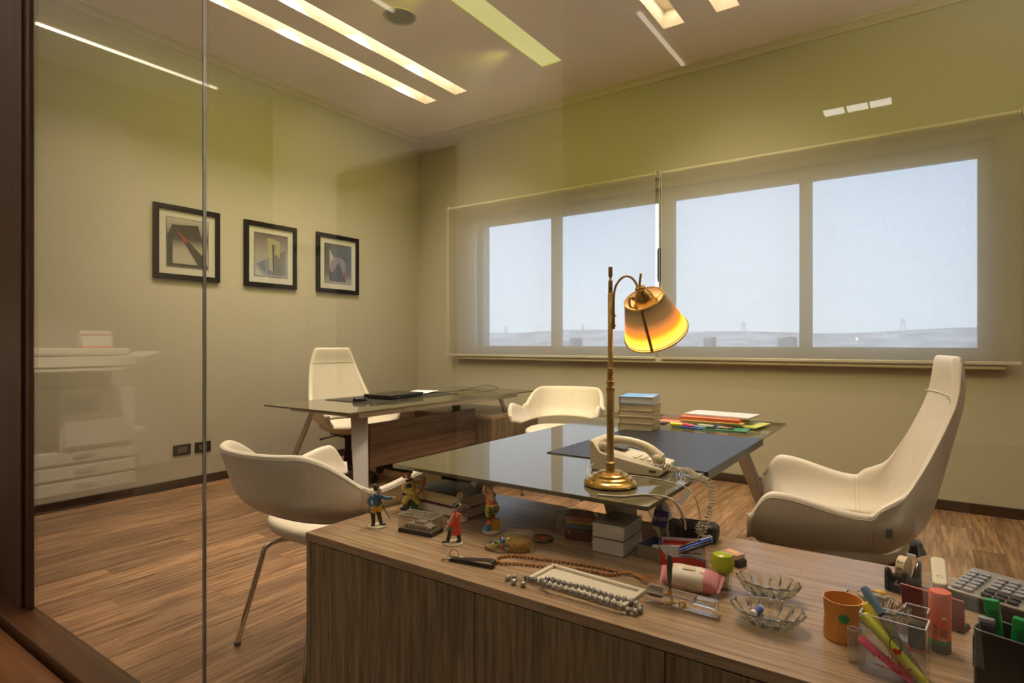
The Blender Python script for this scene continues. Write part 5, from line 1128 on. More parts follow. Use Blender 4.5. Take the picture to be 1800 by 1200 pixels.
# medal disc
v = pc_(954, 949); t = thing('bronze_medal', 'flat round dark bronze medallion right of the bead slipper', 'medal', v, facing(v)); rr = 19*mpp(v)
b = MB(); b.lathe([(0.0001, 0), (rr*0.96, 0), (rr, 0.002), (rr, 0.007), (rr*0.94, 0.009), (rr*0.86, 0.0075), (0.0001, 0.0075)], 36); part('disc', b, mat('bronze', (0.16, 0.12, 0.05), 0.35, 0.8, noise=0.4, nscale=80), t)
b = MB(); b.ball((0, 0, 0.0075), (rr*0.25, rr*0.25, 0.002)); 
for a in range(0, 360, 45): b.ball((rr*0.5*math.cos(R(a)), rr*0.5*math.sin(R(a)), 0.0075), (rr*0.10, rr*0.10, 0.0012))
part('relief', b, M_['red'], t)
# key fob
a_ = pc_(790, 985); b_ = pc_(869, 998); ang = math.atan2(b_.y-a_.y, b_.x-a_.x); Lf = (b_-a_).length
t = thing('key_fob', 'black leather strap key fob with steel rings', 'key ring', a_, ang)
m_strap = mat('strap_leather', (0.012, 0.011, 0.010), 0.45, bump=0.1)
def strap(b, pts, wd, th):
    pts = [Vector(p_) for p_ in pts]; rows = []
    for i, p_ in enumerate(pts):
        a = pts[max(0, i-1)]; c_ = pts[min(len(pts)-1, i+1)]; tt = (c_-a).normalized(); n_ = Vector((-tt.z, 0, tt.x)); w_i = wd[i] if isinstance(wd, list) else wd
        rows.append([tuple(p_ + n_*th/2*sg1 + Vector((0, w_i/2*sg2, 0))) for sg1, sg2 in ((1, -1), (1, 1), (-1, 1), (-1, -1))])
    b.grid(rows, close_u=True); n = len(rows); b.f.append((len(b.v)-4, len(b.v)-3, len(b.v)-2, len(b.v)-1)); b.m.append(0); b.f.append((len(b.v)-4*n, len(b.v)-4*n+3, len(b.v)-4*n+2, len(b.v)-4*n+1)); b.m.append(0)
b = MB(); sp = bez([(0.0, 0, 0.003), (Lf*0.4, 0, 0.0035), (Lf*0.85, 0, 0.002), (Lf*0.985, 0, 0.004), (Lf*1.0, 0, 0.010), (Lf*0.97, 0, 0.0165), (Lf*0.85, 0, 0.0175), (Lf*0.4, 0, 0.012), (0.0, 0, 0.007)], 6)
strap(b, sp, [0.014+0.010*min(1, max(0, p_.x/Lf)) for p_ in sp], 0.0022); part('strap', b, m_strap, t, bevel=0.0005)
ring = lambda c_, r_, tilt, n=24: [tuple(Vector(c_) + Euler(tilt).to_matrix() @ Vector((r_*math.cos(2*math.pi*j/n), r_*math.sin(2*math.pi*j/n), 0))) for j in range(n)]
m_st = mat('steel_ring', (0.45, 0.40, 0.32), 0.25, 1)
b = MB(); b.tube(ring((-0.008, 0, 0.0065), 0.013, (R(8), R(-14), 0)), 0.0016, 8, True); part('ring', b, m_st, t)
b = MB(); b.tube(ring((0.008, 0.010, 0.014), 0.013, (R(75), 0, R(10))), 0.0012, 8, True); part('ring', b, m_st, t)
b = MB(); b.tube([(0.0, 0.022, 0.004), (0.018, 0.022, 0.005), (0.034, 0.024, 0.003)], [0.004, 0.0035, 0.0015], 8); b.box((0.005, 0.022, 0.004), (0.014, 0.010, 0.004)); part('key', b, m_st, t)
# prayer beads (wooden)
def strand(label, pts, r, m, name='prayer_beads', gap=1.96, seed=1, big=None):
    t = thing(name, label, 'beads', pts[0]); o0 = Vector(pts[0]); sp = bez(pts, 30); mb = MB(); mb.ball((0, 0, 0), (r, r, r*0.92), n=12, k=8); me = mb.mesh('bead', m)
    acc = 0; last = sp[0]; n = 0
    for i in range(1, len(sp)):
        acc += (sp[i]-sp[i-1]).length
        if acc >= r*gap or i == 1:
            acc = 0; o = bpy.data.objects.new('bead', me); COL.objects.link(o); o.parent = t; o.location = sp[i]-o0; o.rotation_euler = (random.random()*3, random.random()*3, random.random()*3); n += 1
    b = MB(); b.tube([p_-o0 for p_ in sp[::4]], r*0.15, 5); part('cord', b, M_['dgrey'], t); return t, o0
m_wb = mat('wood_bead', (0.40, 0.17, 0.045), 0.3, noise=0.3, nscale=90)
rb = 0.0050
def cz(px, py, dz=0.0): v = P(px, py, ZC+dz); return Vector((v.x, v.y, ZC+dz))
up = [(1088, 1005), (1060, 998), (1020, 991), (975, 985), (930, 979), (900, 976), (878, 979), (872, 984), (880, 989), (910, 990), (950, 994), (1000, 998), (1040, 1003), (1070, 1009), (1088, 1008)]
t, o0 = strand('string of brown wooden prayer beads with a frayed tassel', [cz(x, y, rb) for x, y in up], rb, m_wb)
b = MB(); sp = bez([cz(1090, 1006, rb), cz(1105, 1006, 0.006), cz(1120, 1010, 0.007), cz(1150, 1021, 0.004)], 4)
random.seed(5)
for i in range(46):
    e = cz(1148+random.uniform(-14, 8), 1020+random.uniform(-9, 9), random.uniform(0.001, 0.008)); m1 = sp[6]+Vector((random.uniform(-.003, .003), random.uniform(-.003, .003), 0.001))
    b.tube([p_-o0 for p_ in bez([sp[0], m1, e], 3)], 0.0005, 4)
b.tube([p_-o0 for p_ in sp[:7]], 0.0030, 8); part('tassel', b, mat('tassel_thread', (0.42, 0.20, 0.06), 0.8), t)
# white frame tray
A_, B_, C_ = (924, 1021), (1094, 1074), (1133, 1041)
ctr, ang, w, d = foot(A_, B_, C_, ZC)
A2 = P(970, 1001, ZC); n_ = Vector((-math.sin(ang), math.cos(ang), 0)); d = max(d, 0.07)
m_cw = mat('cream_lacquer', (0.62, 0.57, 0.44), 0.4)
t = thing('white_photo_frame', 'shallow cream frame tray lying under the silver prayer beads', 'frame', ctr, ang); fw = 0.011
b = MB(); b.box((0, 0, 0.001), (w-0.002, d-0.002, 0.002)); part('backing', b, m_cw, t)
for s in (-1, 1):
    b = MB(); b.box((0, s*(d/2-fw/2), 0.0045), (w, fw, 0.009)); part('frame_rail', b, m_cw, t, bevel=0.0012)
    b = MB(); b.box((s*(w/2-fw/2), 0, 0.0045), (fw, d-2*fw, 0.0088)); part('frame_rail', b, m_cw, t, bevel=0.0012)
# silver beads
m_sb = bpy.data.materials.new('silver_inlay_bead'); m_sb.use_nodes = True; nt = m_sb.node_tree; bs_ = nt.nodes['Principled BSDF']
vo = nt.nodes.new('ShaderNodeTexVoronoi'); vo.feature = 'DISTANCE_TO_EDGE'; vo.inputs['Scale'].default_value = 380; tcc = nt.nodes.new('ShaderNodeTexCoord'); nt.links.new(tcc.outputs['Object'], vo.inputs['Vector'])
rr_ = nt.nodes.new('ShaderNodeValToRGB'); rr_.color_ramp.elements[0].position = 0.04; rr_.color_ramp.elements[0].color = (0.62, 0.60, 0.55, 1); rr_.color_ramp.elements[1].position = 0.16; rr_.color_ramp.elements[1].color = (0.05, 0.045, 0.04, 1)
nt.links.new(vo.outputs['Distance'], rr_.inputs[0]); nt.links.new(rr_.outputs[0], bs_.inputs['Base Color']); bs_.inputs['Metallic'].default_value = 0.5; bs_.inputs['Roughness'].default_value = 0.3
rs = 0.0076
pts = [(952, 1020), (965, 1029), (985, 1034), (1010, 1041), (1035, 1048), (1060, 1056), (1085, 1063), (1103, 1072), (1118, 1074), (1126, 1069), (1120, 1062), (1105, 1055), (1075, 1048), (1050, 1040), (1025, 1032), (1000, 1027), (975, 1020), (957, 1016)]
t, o0 = strand('string of patterned silver and black prayer beads across the cream frame', [cz(x, y, (0.0165 if x < 1096 else 0.009)) for x, y in pts], rs, m_sb)
me = next(c_ for c_ in t.children if c_.name.startswith('bead')).data
b = MB(); tl = bez([cz(950, 1020, 0.017), cz(935, 1018, 0.012), cz(925, 1015, 0.007), cz(912, 1014, 0.006)], 6)
for i in range(6): 
    p_ = tl[3+i*2]-o0; b.ball(p_, (0.0026, 0.0060, 0.0060))
b.tube([p_-o0 for p_ in tl], 0.0012, 6)
for (x, y) in ((893, 1015), (903, 1022), (920, 1026)): b.tube([p_-o0 for p_ in bez([cz(914, 1014, 0.006), cz((914+x)/2, (1014+y)/2-3, 0.010), cz(x, y, 0.006)], 5)], 0.0009, 5)
part('disc_spacers', b, m_sb, t)
for (x, y) in ((893, 1015), (903, 1022), (920, 1026), (904, 1013)):
    o = bpy.data.objects.new('bead', me); COL.objects.link(o); o.parent = t; o.location = cz(x, y, 0.0075)-o0; o.scale = (1, 1, 0.98)
# clear bag with coloured pads and the red pouch
v = pc_(1008, 948); t = thing('coloured_note_pads', 'stack of orange, yellow and green note pads in a clear bag under the desk', 'note pads', v+Vector((0.008, 0.035, 0)), facing(v)+R(-16))
z = 0.036
for nm_, c_, w2, h in (('blue_pad', 'teal', 0.085, 0.004), ('green_pad', 'green', 0.085, 0.009), ('yellow_pad', 'yellow', 0.085, 0.008), ('orange_pad', 'harp', 0.085, 0.014)):
    b = MB(); b.box((random.uniform(-.004, .004), 0, z+h/2), (w2, 0.07, h), (0, 0, R(random.uniform(-4, 4)))); part('note_pad', b, M_[c_], t, bevel=0.0005); z += h
b = MB(); rows = []
random.seed(9)
for i in range(11):
    th_ = math.pi*i/10-math.pi/2
    rows.append([(-0.012+0.068*math.cos(th_)**0.5*math.cos(2*math.pi*j/24)*(1+random.uniform(-.06, .06)) if abs(th_) < 1.57 else -0.012, 0.050*max(0.02, math.cos(th_))**0.5*math.sin(2*math.pi*j/24)*(1+random.uniform(-.06, .06)), 0.042+0.041*math.sin(th_)) for j in range(24)])
b.grid(rows, close_u=True); part('clear_bag', b, thin_glass('film', (0.97, 0.97, 0.95), 0.06, 0.06, 0.06, (0.6, 0.6, 0.55)), t, angle=25)
t = thing('red_pouch', 'dark red leather pouch with a steel snap under the note pads', 'pouch', v+Vector((0.010, 0.030, 0)), facing(v)+R(-16))
b = MB(); b.box((0, 0, 0.017), (0.088, 0.074, 0.034)); part('pouch_body', b, mat('red_leather', (0.10, 0.012, 0.010), 0.4, bump=0.1), t, bevel=0.008, seg=3)
b = MB(); b.cyl((-0.027, -0.037, 0.024), (-0.027, -0.040, 0.024), 0.004, n=14); part('snap', b, m_silver, t)
# two boxes of cards
ctr, ang, w, d = foot((1039, 968), (1096, 981), (1136, 957), ZC); Hc_ = 52*mpp(ctr)
m_card = mat('card_stock', (0.66, 0.64, 0.58), 0.6); m_bag = thin_glass('card_box_plastic', (0.97, 0.97, 0.96), 0.06, 0.03, 0.05)
for lv in (0, 1):
    t = thing('card_box', ['lower', 'upper'][lv] + ' clear box full of white business cards in the pile under the desk', 'card box', ctr+Vector((0, 0, lv*Hc_/2)), ang+R(lv*1.5), 'clear boxes of business cards')
    hh = Hc_/2-0.001
    for k in range(9):
        b = MB(); b.box((random.uniform(-.0012, .0012), random.uniform(-.001, .001), 0.0015+(hh-0.004)*(k+0.5)/9), (w-0.006, d-0.006, (hh-0.004)/9*0.86)); part('card_stack', b, m_card, t, smooth=False)
    b = MB(); b.box((0, 0, hh/2), (w, d, hh)); part('clear_case', b, m_bag, t, bevel=0.001)
b = MB(); b.box((-0.012, -0.01, hh+0.0003), (0.034, 0.006, 0.0004), (0, 0, R(-14))); b.box((0.01, -0.004, hh+0.0003), (0.028, 0.0015, 0.0004), (0, 0, R(-20))); part('printed_lines', b, M_['dgrey'], t)
# clear bag with purple tissue pack
v = pc_(1160, 945); t = thing('tissue_bag', 'crumpled clear bag holding a white and purple tissue pack beside the card boxes', 'bag', v+Vector((0.004, 0.03, 0)), facing(v)+R(-8))
def pillow(b, w, d, h, c_=(0, 0, 0), rot=None, n=14, k=8, j_=0.0, ex=0.55, M=None):
    rows = []; mm = Matrix.Translation(c_) @ (Euler(rot).to_matrix().to_4x4() if rot else Matrix())
    if M is not None: mm = M @ mm
    for i in range(k+1):
        u = -1+2*i/k; row = []
        for q_ in range(n*2):
            a = math.pi*q_/n; prof = max(0.03, (1-abs(u)**3.2))**ex
            row.append(tuple(mm @ Vector((u*w/2, (d/2)*math.copysign(abs(math.cos(a))**0.5, math.cos(a))*(0.94+0.06*prof)*(1+random.uniform(-j_, j_)), h/2*math.sin(a)*prof*(1+random.uniform(-j_, j_))))))
        rows.append(row)
    b.grid(rows, close_u=True); return b
b = MB(); pillow(b, 0.10, 0.07, 0.045, (0, 0, 0.055), (0, R(78), R(10)), j_=0.05); part('tissue_pack', b, mat('tissue_white', (0.66, 0.64, 0.64), 0.5), t)
b = MB(); b.box((-0.006, -0.0535, 0.066), (0.042, 0.002, 0.050), (R(-6), R(10), 0)); part('purple_label', b, mat('label_purple', (0.06, 0.03, 0.22), 0.4), t, bevel=0.001)
text('printed_word', 'Fine', 0.022, mat('paper', (0.85, 0.84, 0.80), 0.7), t, (-0.006, -0.0555, 0.066), (R(84), R(-8), 0))
b = MB(); random.seed(11); pillow(b, 0.145, 0.10, 0.085, (0, 0.004, 0.066), (0, R(72), 0), j_=0.10, k=12); part('clear_bag', b, thin_glass('film', (0.97, 0.97, 0.95), 0.06, 0.06, 0.06, (0.6, 0.6, 0.55)), t, angle=20)
# silver tray box with papers
ctr, ang, w, d = foot((1114, 980), (1160, 993), (1180, 975), ZC); w *= 1.15
m_sil = mat('brushed_silver_card', (0.30, 0.25, 0.17), 0.35, 0.6, bump=0.3, bscale=300); hh = 0.036; d = 0.085
t = thing('silver_open_box', 'open silver cardboard box with a dark lining and paper slips', 'box', ctr+Vector((0.01, 0.01, 0)), ang)
b = MB(); b.box((0, 0, 0.001), (w, d, 0.002)); 
for s in (-1, 1): b.box((0, s*(d/2-0.001), hh/2), (w, 0.002, hh)); b.box((s*(w/2-0.001), 0, hh/2), (0.002, d-0.004, hh))
part('box_walls', b, m_sil, t, bevel=0.0005)
b = MB()
for s in (-1, 1): b.box((0, s*(d/2-0.0028), hh/2+0.001), (w-0.005, 0.0015, hh-0.001)); b.box((s*(w/2-0.0028), 0, hh/2+0.001), (0.0015, d-0.007, hh-0.001))
part('lining', b, M_['navy'], t)
for k in range(3): b = MB(); b.box((0.004*k-0.004, 0.004*k, 0.012+0.004*k), (w*0.78, d*0.62, 0.001), (R(12-4*k), R(-6), R(8*k-8))); part('paper_slip', b, mat('paper', (0.85, 0.84, 0.80), 0.7), t)
# black leather case
v = pc_(1215, 955); t = thing('leather_case', 'black rounded leather case behind the red card box', 'case', v+Vector((0.0, 0.055, 0)), facing(v)+R(-12))
b = MB(); b.prism(rrect(0.125, 0.07, 0.022, 6), 0.0, 0.050); part('case_body', b, m_strap, t, bevel=0.014, seg=4)
b = MB(); b.cyl((-0.060, -0.050, 0.030), (-0.058, -0.028, 0.031), 0.029, 0.032, n=28); part('round_end', b, m_strap, t, bevel=0.006)
# red and white card box
ctr, ang, w, d = foot((1160, 998), (1240, 1001), (1262, 985), ZC); s_ = mpp(ctr)
w = 0.115; d = 0.05; hh = 0.050
t = thing('red_card_holder', 'red, white and blue open card holder box standing behind the pink pack', 'box', ctr+Vector((0.0, 0.012, 0)), ang+R(-6))
m_cr = mat('card_red', (0.55, 0.035, 0.02), 0.4); m_cb = mat('card_blue', (0.16, 0.26, 0.50), 0.4); m_cwh = mat('card_white', (0.62, 0.62, 0.66), 0.4)
b = MB(); b.box((0, -d/2, hh/2), (w, 0.0016, hh)); part('front_panel', b, m_cwh, t)
fp = t.children[-1]; My = Matrix(((1, 0, 0, 0), (0, 0, -1, -d/2-0.0008), (0, 1, 0, 0), (0, 0, 0, 1)))
b = MB(); b.prism([(-w/2, 0), (w/2, 0), (w/2, hh*0.26)] + [(w/2-w*f, hh*(0.26+0.40*f+0.10*math.sin(f*6.3))) for f in (0.15, 0.3, 0.45, 0.6, 0.75, 0.9)] + [(-w/2, hh*0.94)], 0, 0.0003, M=My); part('red_print', b, m_cr, fp, smooth=False)
b = MB(); b.prism([(w/2, hh*0.26)] + [(w/2-w*f, hh*(0.26+0.40*f+0.10*math.sin(f*6.3))) for f in (0.15, 0.3, 0.45, 0.6)] + [(w/2-w*0.45, hh*0.62), (w/2-w*0.3, hh*0.56), (w/2, hh*0.42)], 0.0001, 0.0004, M=My); part('blue_print', b, m_cb, fp, smooth=False)
b = MB(); b.prism([(-0.024, hh*0.68), (-0.012, hh*0.74), (0.012, hh*0.72), (0.016, hh*0.78), (0.02, hh*0.72), (0.034, hh*0.76), (0.026, hh*0.70), (0.036, hh*0.64), (0.020, hh*0.68), (0.0, hh*0.68), (-0.014, hh*0.64)], 0.0002, 0.0005, M=Matrix.Translation((0.018, 0, 0)) @ My); part('bird_emblem', b, M_['dgrey'], fp, smooth=False)
b = MB(); b.prism([(-0.038+0.005*math.cos(R(a)), 0.020+0.007*math.sin(R(a))) for a in range(0, 360, 30)], 0.0003, 0.0006, M=My); part('oval_mark', b, m_cwh, fp, smooth=False)
for s in (-1, 1): b = MB(); b.box((s*w/2, 0, hh/2), (0.0016, d, hh)); part('side_panel', b, m_cr if s > 0 else m_cb, t)
b = MB(); b.box((0.006, d/2, hh*0.58), (w, 0.0016, hh*1.16)); part('back_panel', b, m_cwh, t)
b = MB(); b.box((0, d/2-0.0018, hh*0.52), (w*0.8, 0.001, hh*0.98)); part('red_lining', b, m_cr, t)
b = MB(); b.box((0, 0, 0.0012), (w, d, 0.0016)); part('bottom_panel', b, m_cr, t)
b = MB(); b.box((-0.015, -0.012, 0.028), (0.075, 0.003, 0.050)); part('red_card', b, m_cr, t); b = MB(); b.box((-0.015, -0.016, 0.026), (0.072, 0.003, 0.048)); part('white_card', b, m_cwh, t)
TR = t
for k, (m1, m2, dz, lab) in enumerate(((m_blk, m_silver, 0.000, 'silver and black ballpoint pen lying across the card holder, the upper one'), (m_blue, m_blue, -0.003, 'clear blue ballpoint pen lying across the card holder'), (m_blk, m_blk, -0.006, 'black ballpoint pen lying across the card holder, nearest'))):
    vv = ctr + Vector((0.040+0.004*k, 0.004-0.011*k, 0.064+dz)); pen(lab, vv, ang+R(24), 0.105, 0.0045, m1, m2, ry=80, group='pens on the card holder')
# matchbox on a dark box
ctr, ang, w, d = foot((1262, 992), (1287, 1001), (1303, 988), ZC)
w = 0.055; d = 0.034
t = thing('dark_box', 'small dark brown box under the matchbox', 'box', ctr+Vector((0.002, 0.006, 0)), ang); b = MB(); b.box((0, 0, 0.0085), (w, d, 0.017)); part('sleeve', b, m_strap, t, bevel=0.0008); b = MB(); b.box((0.01, 0.002, 0.0173), (0.02, 0.02, 0.0005)); part('red_label', b, m_cr, t)
t = thing('matchbox', 'cream matchbox with a red and yellow label on the dark box', 'matchbox', ctr+Vector((-0.002, 0.012, 0.0178)), ang+R(-4)); b = MB(); b.box((0, 0, 0.006), (0.050, 0.034, 0.012)); part('sleeve', b, mat('match_cream', (0.62, 0.52, 0.36), 0.6), t, bevel=0.0006)
b = MB(); b.box((0, 0, 0.0122), (0.046, 0.030, 0.0004)); part('label_print', b, mat('match_pink', (0.62, 0.25, 0.20), 0.5), t, smooth=False); b = MB(); b.box((0, 0, 0.0125), (0.030, 0.014, 0.0004)); part('label_print', b, M_['coat'], t, smooth=False)
# swab tub
v = pc_(1265, 1035); t = thing('swab_tub', 'tub of cotton swabs with a yellow green domed lid', 'tub', v+Vector((0.004, 0.012, 0)), facing(v))
k_ = 1.12
b = MB(); b.lathe([(0.0001, 0), (0.017*k_, 0), (0.018*k_, 0.003), (0.019*k_, 0.045)], 28); part('clear_tub', b, m_clr, t)
b = MB()
for i in range(22):
    a = i*2.4; r_ = 0.0145*math.sqrt((i+1)/22); b.cyl((r_*math.cos(a)*0.8, r_*math.sin(a)*0.8, 0.002), (r_*math.cos(a), r_*math.sin(a), 0.05), 0.0011, n=5); b.ball((r_*math.cos(a), r_*math.sin(a), 0.052), (0.0026, 0.0026, 0.005), n=8, k=5); b.ball((r_*math.cos(a)*0.8, r_*math.sin(a)*0.8, 0.006), (0.0024, 0.0024, 0.004), n=8, k=5)
part('cotton_swabs', b, mat('swab_cotton', (0.75, 0.72, 0.60), 0.8), t); t.children[-1]['kind'] = 'stuff'
b = MB(); b.lathe([(0.0195*k_, 0.042), (0.021*k_, 0.046), (0.0235*k_, 0.058), (0.0235*k_, 0.072), (0.020*k_, 0.081), (0.010*k_, 0.085), (0.0001, 0.0855)], 30)
m_lid = mat('lime_lid', (0.55, 0.66, 0.03), 0.15, trans=0.35); part('domed_lid', b, m_lid, t)
# pink tissue pack
v = pc_(1212, 1045); t = thing('pink_tissue_pack', 'soft pink and cream packet of tissues in front of the red card box', 'packet', v+Vector((-0.006, 0.028, 0)), facing(v)+R(-13))
random.seed(4); m_pk = mat('pack_pink', (0.66, 0.25, 0.26), 0.35, noise=0.2, nscale=60); m_pc = mat('pack_cream', (0.62, 0.56, 0.42), 0.4)
b = MB(); pillow(b, 0.128, 0.055, 0.050, (0, 0, 0.027), (R(28), 0, 0), j_=0.03, k=14, ex=0.4); part('packet', b, m_pk, t, angle=50)
b = MB(); pillow(b, 0.074, 0.0562, 0.0512, (-0.004, 0, 0.027), (R(28), 0, 0), j_=0.02, k=6, ex=0.02); part('cream_wrapper_band', b, m_pc, t, angle=50)
for s in (-1, 1): b = MB(); b.box((s*0.066, 0, 0.027), (0.012, 0.052, 0.0015), (R(28), R(s*18), 0)); part('crimped_end', b, m_pk, t)
b = MB(); b.box((-0.002, -0.0075, 0.0535), (0.030, 0.008, 0.0008), (R(22), 0, 0)); part('gold_sticker', b, mat('sticker_gold', (0.45, 0.36, 0.16), 0.4), t)
b = MB(); b.tube([(-0.030+0.0022*i, -0.0330-0.0004*math.sin(i), 0.0215+0.0028*math.sin(i*1.9)-0.0001*i) for i in range(16)], 0.0006, 5); part('script_print', b, m_pk, t)
# clear acrylic aeroplane desk ornament with metal blade
v = pc_(1190, 1072); t = thing('acrylic_aeroplane', 'clear acrylic model aeroplane with an upright grey metal propeller blade', 'ornament', v+Vector((0.0, 0.010, 0)), facing(v)+R(-14))
m_ac = cutglass('solid_acrylic', (0.97, 0.97, 0.97), 0.02)
b = MB(); b.prism(rrect(0.062, 0.022, 0.009, 5), 0.002, 0.020, M=Matrix.Translation((-0.045, 0.004, 0))); part('front_float', b, m_ac, t, bevel=0.002)
b = MB(); b.box((0.005, 0, 0.032), (0.150, 0.026, 0.006), (R(8), R(3), 0)); part('upper_wing', b, m_ac, t, bevel=0.001)
b = MB(); b.box((0.035, -0.004, 0.006), (0.110, 0.018, 0.004), (0, R(0), R(-8))); part('lower_wing', b, m_ac, t, bevel=0.001)
b = MB(); b.prism([(0.03, 0.020), (0.085, 0.016), (0.085, 0.034), (0.04, 0.034)], -0.008, 0.008, M=Matrix.Rotation(R(90), 4, 'X')); part('tail', b, m_ac, t, bevel=0.001)
b = MB(); b.box((-0.050, -0.004, 0.027), (0.034, 0.02, 0.014)); part('cowling', b, m_ac, t, bevel=0.001)
b = MB(); b.tube([(-0.016, -0.012, 0.040), (-0.016, -0.012, 0.052), (-0.017, -0.012, 0.075), (-0.017, -0.012, 0.100), (-0.017, -0.012, 0.114), (-0.017, -0.012, 0.119)], [0.0025, 0.0030, 0.0058, 0.0068, 0.0055, 0.002], 14, sq=0.35); part('propeller_blade', b, mat('gunmetal', (0.10, 0.10, 0.085), 0.35, 0.6), t)
b = MB(); b.cyl((-0.016, -0.012, 0.030), (-0.016, -0.012, 0.044), 0.0048, n=14); b.tube([(-0.018, -0.014, 0.036), (-0.030, -0.016, 0.030)], 0.0022, 8); part('hub', b, m_brassd, t)
b = MB(); b.tube([(-0.026, -0.018, 0.012), (-0.005, -0.020, 0.020), (0.010, -0.018, 0.022)], 0.0020, 8); b.tube(ring((0.012, -0.018, 0.018), 0.0062, (R(80), 0, R(10)), 18), 0.0022, 8, True); part('landing_gear', b, m_brassd, t)
# cut glass ashtrays
m_cg = cutglass('cut_crystal')
def ashtray(label, px, py, Lx, Ly, hh, rot, sc=14):
    v = pc_(px, py); t = thing('crystal_ashtray', label, 'ashtray', v, facing(v)+R(rot), 'cut crystal ashtrays'); N = sc*4
    def ring_(f, z, amp, wave, lift=0):
        row = []
        for j in range(N):
            a = 2*math.pi*j/N; sc_ = 1 + amp*(abs(math.cos(a*sc/2))-0.5)*wave
            ex = 1 + 0.06*math.cos(2*a)
            row.append((Lx*f*sc_*ex*math.cos(a), Ly*f*sc_*math.sin(a), z + lift*(abs(math.cos(a*sc/2))-0.4)*hh))
        return row
    rows = [ring_(0.001, 0.001, 0, 0), ring_(0.48, 0.001, 0.0, 1), ring_(0.56, 0.003, 0.05, 1), ring_(0.72, hh*0.35, 0.12, 1), ring_(0.88, hh*0.72, 0.10, 1), ring_(0.98, hh*0.96, 0.05, 1, 0.06), ring_(0.985, hh*1.0, 0.03, 1, 0.09), ring_(0.92, hh*1.0, 0.03, 1, 0.09),
            ring_(0.86, hh*0.90, 0.04, 1, 0.05), ring_(0.72, hh*0.52, -0.07, 1), ring_(0.56, hh*0.26, -0.05, 1), ring_(0.30, hh*0.20, 0, 1), ring_(0.001, hh*0.20, 0, 1)]
    b = MB(); b.grid(rows, close_u=True); part('bowl', b, m_cg, t, smooth=False)
    b = MB(); K = 16
    for i in range(K):
        a = 2*math.pi*i/K; b.tube([(Lx*0.10*math.cos(a), Ly*0.10*math.sin(a), hh*0.205), (Lx*0.46*math.cos(a), Ly*0.46*math.sin(a), hh*0.215)], [0.0005, 0.0018], 5)
    part('star_cut', b, m_cg, t); return t
ashtray('crystal ashtray behind, empty, right of the swab tub', 1350, 1050, 0.067, 0.050, 0.040, -10)
ashtray('crystal ashtray in front with a small labelled bottle in it', 1349, 1098, 0.070, 0.055, 0.034, -8)
ashtray('crystal ashtray behind the orange cup, holding a rubber and clips', 1538, 1088, 0.064, 0.052, 0.036, -20)
v = pc_(1330, 1086); t = thing('small_bottle', 'small white capped bottle with a blue label lying in the front ashtray', 'bottle', v+Vector((0, 0.004, 0.014)), facing(v)+R(62)); Mx = Matrix.Rotation(R(86), 4, 'Y')
b = MB(); b.lathe([(0.0001, -0.020), (0.0068, -0.020), (0.0078, -0.017), (0.0078, 0.016), (0.0065, 0.019), (0.0001, 0.019)], 20, M=Mx); part('bottle_body', b, mat('bottle_white', (0.70, 0.69, 0.62), 0.35), t)
b = MB(); b.lathe([(0.0080, -0.012), (0.0082, -0.0115), (0.0082, 0.011), (0.0080, 0.012)], 20, M=Mx); part('label', b, mat('label_blue', (0.05, 0.09, 0.30), 0.4), t)
v = pc_(1541, 1070)
t = thing('rubber_block', 'grey rubber block lying in the ashtray behind the orange cup', 'eraser', v+Vector((0, 0.006, 0.010)), facing(v)+R(-20)); b = MB(); b.box((0, 0, 0.011), (0.046, 0.026, 0.020)); part('block', b, mat('rubber_grey', (0.30, 0.27, 0.20), 0.7), t, bevel=0.0015)
t = thing('yellow_clip', 'yellow plastic clip resting in the ashtray behind the orange cup', 'clip', v+Vector((-0.012, 0.020, 0.024)), facing(v)+R(-15)); b = MB(); b.box((0, 0, 0.004), (0.030, 0.012, 0.006)); b.ball((0.018, 0, 0.008), (0.014, 0.009, 0.006)); part('clip_body', b, M_['yellow'], t)
# orange cup (plain)
v = pc_(1475, 1128); t = thing('orange_cup', 'plain orange plastic pencil cup with a green spot, left of the clear holder', 'cup', v+Vector((0.004, 0.022, 0)), facing(v))
b = MB(); b.lathe([(0.0001, 0), (0.032, 0), (0.035, 0.006), (0.033, 0.045), (0.035, 0.078), (0.036, 0.080), (0.0335, 0.080), (0.0310, 0.045), (0.031, 0.006), (0.0001, 0.005)], 40, mod=lambda a, i: 1+(0.015*math.cos(9*a) if 3 <= i <= 6 else 0)); part('cup_body', b, mat('orange_vinyl', (0.62, 0.27, 0.05), 0.35), t)
b = MB(); b.ball((0.002, -0.0345, 0.052), (0.010, 0.003, 0.009)); part('green_spot', b, mat('spot_green', (0.03, 0.20, 0.08), 0.4), t)
# clear pen holder with lettering
ctr = pc_(1570, 1195); hw = 0.062; hd = 0.045; hh = 0.075
v0 = pc_(1508, 1178); v1 = pc_(1630, 1218); ang = math.atan2(v1.y-v0.y, v1.x-v0.x); w = (v1-v0).length*0.97; d = 0.050
ctr = (v0+v1)/2 + Vector((-math.sin(ang), math.cos(ang), 0))*d/2
t = thing('clear_pen_holder', 'clear acrylic pen holder with red insurance lettering, full of markers', 'pen holder', ctr, ang)
m_ph = thin_glass('holder_acrylic', (0.94, 0.95, 0.95), 0.05, 0.02, 0.07, (0.6, 0.6, 0.58)); hh = 118*mpp(v0)*0.86
b = MB()
for s in (-1, 1): b.box((0, s*(d/2-0.001), hh/2), (w, 0.002, hh)); b.box((s*(w/2-0.001), 0, hh/2), (0.002, d-0.004, hh))
b.box((0, 0, 0.001), (w, d, 0.002)); part('walls', b, m_ph, t)
m_eg = mat('acrylic_edge', (0.55, 0.56, 0.58), 0.2)
b = MB()
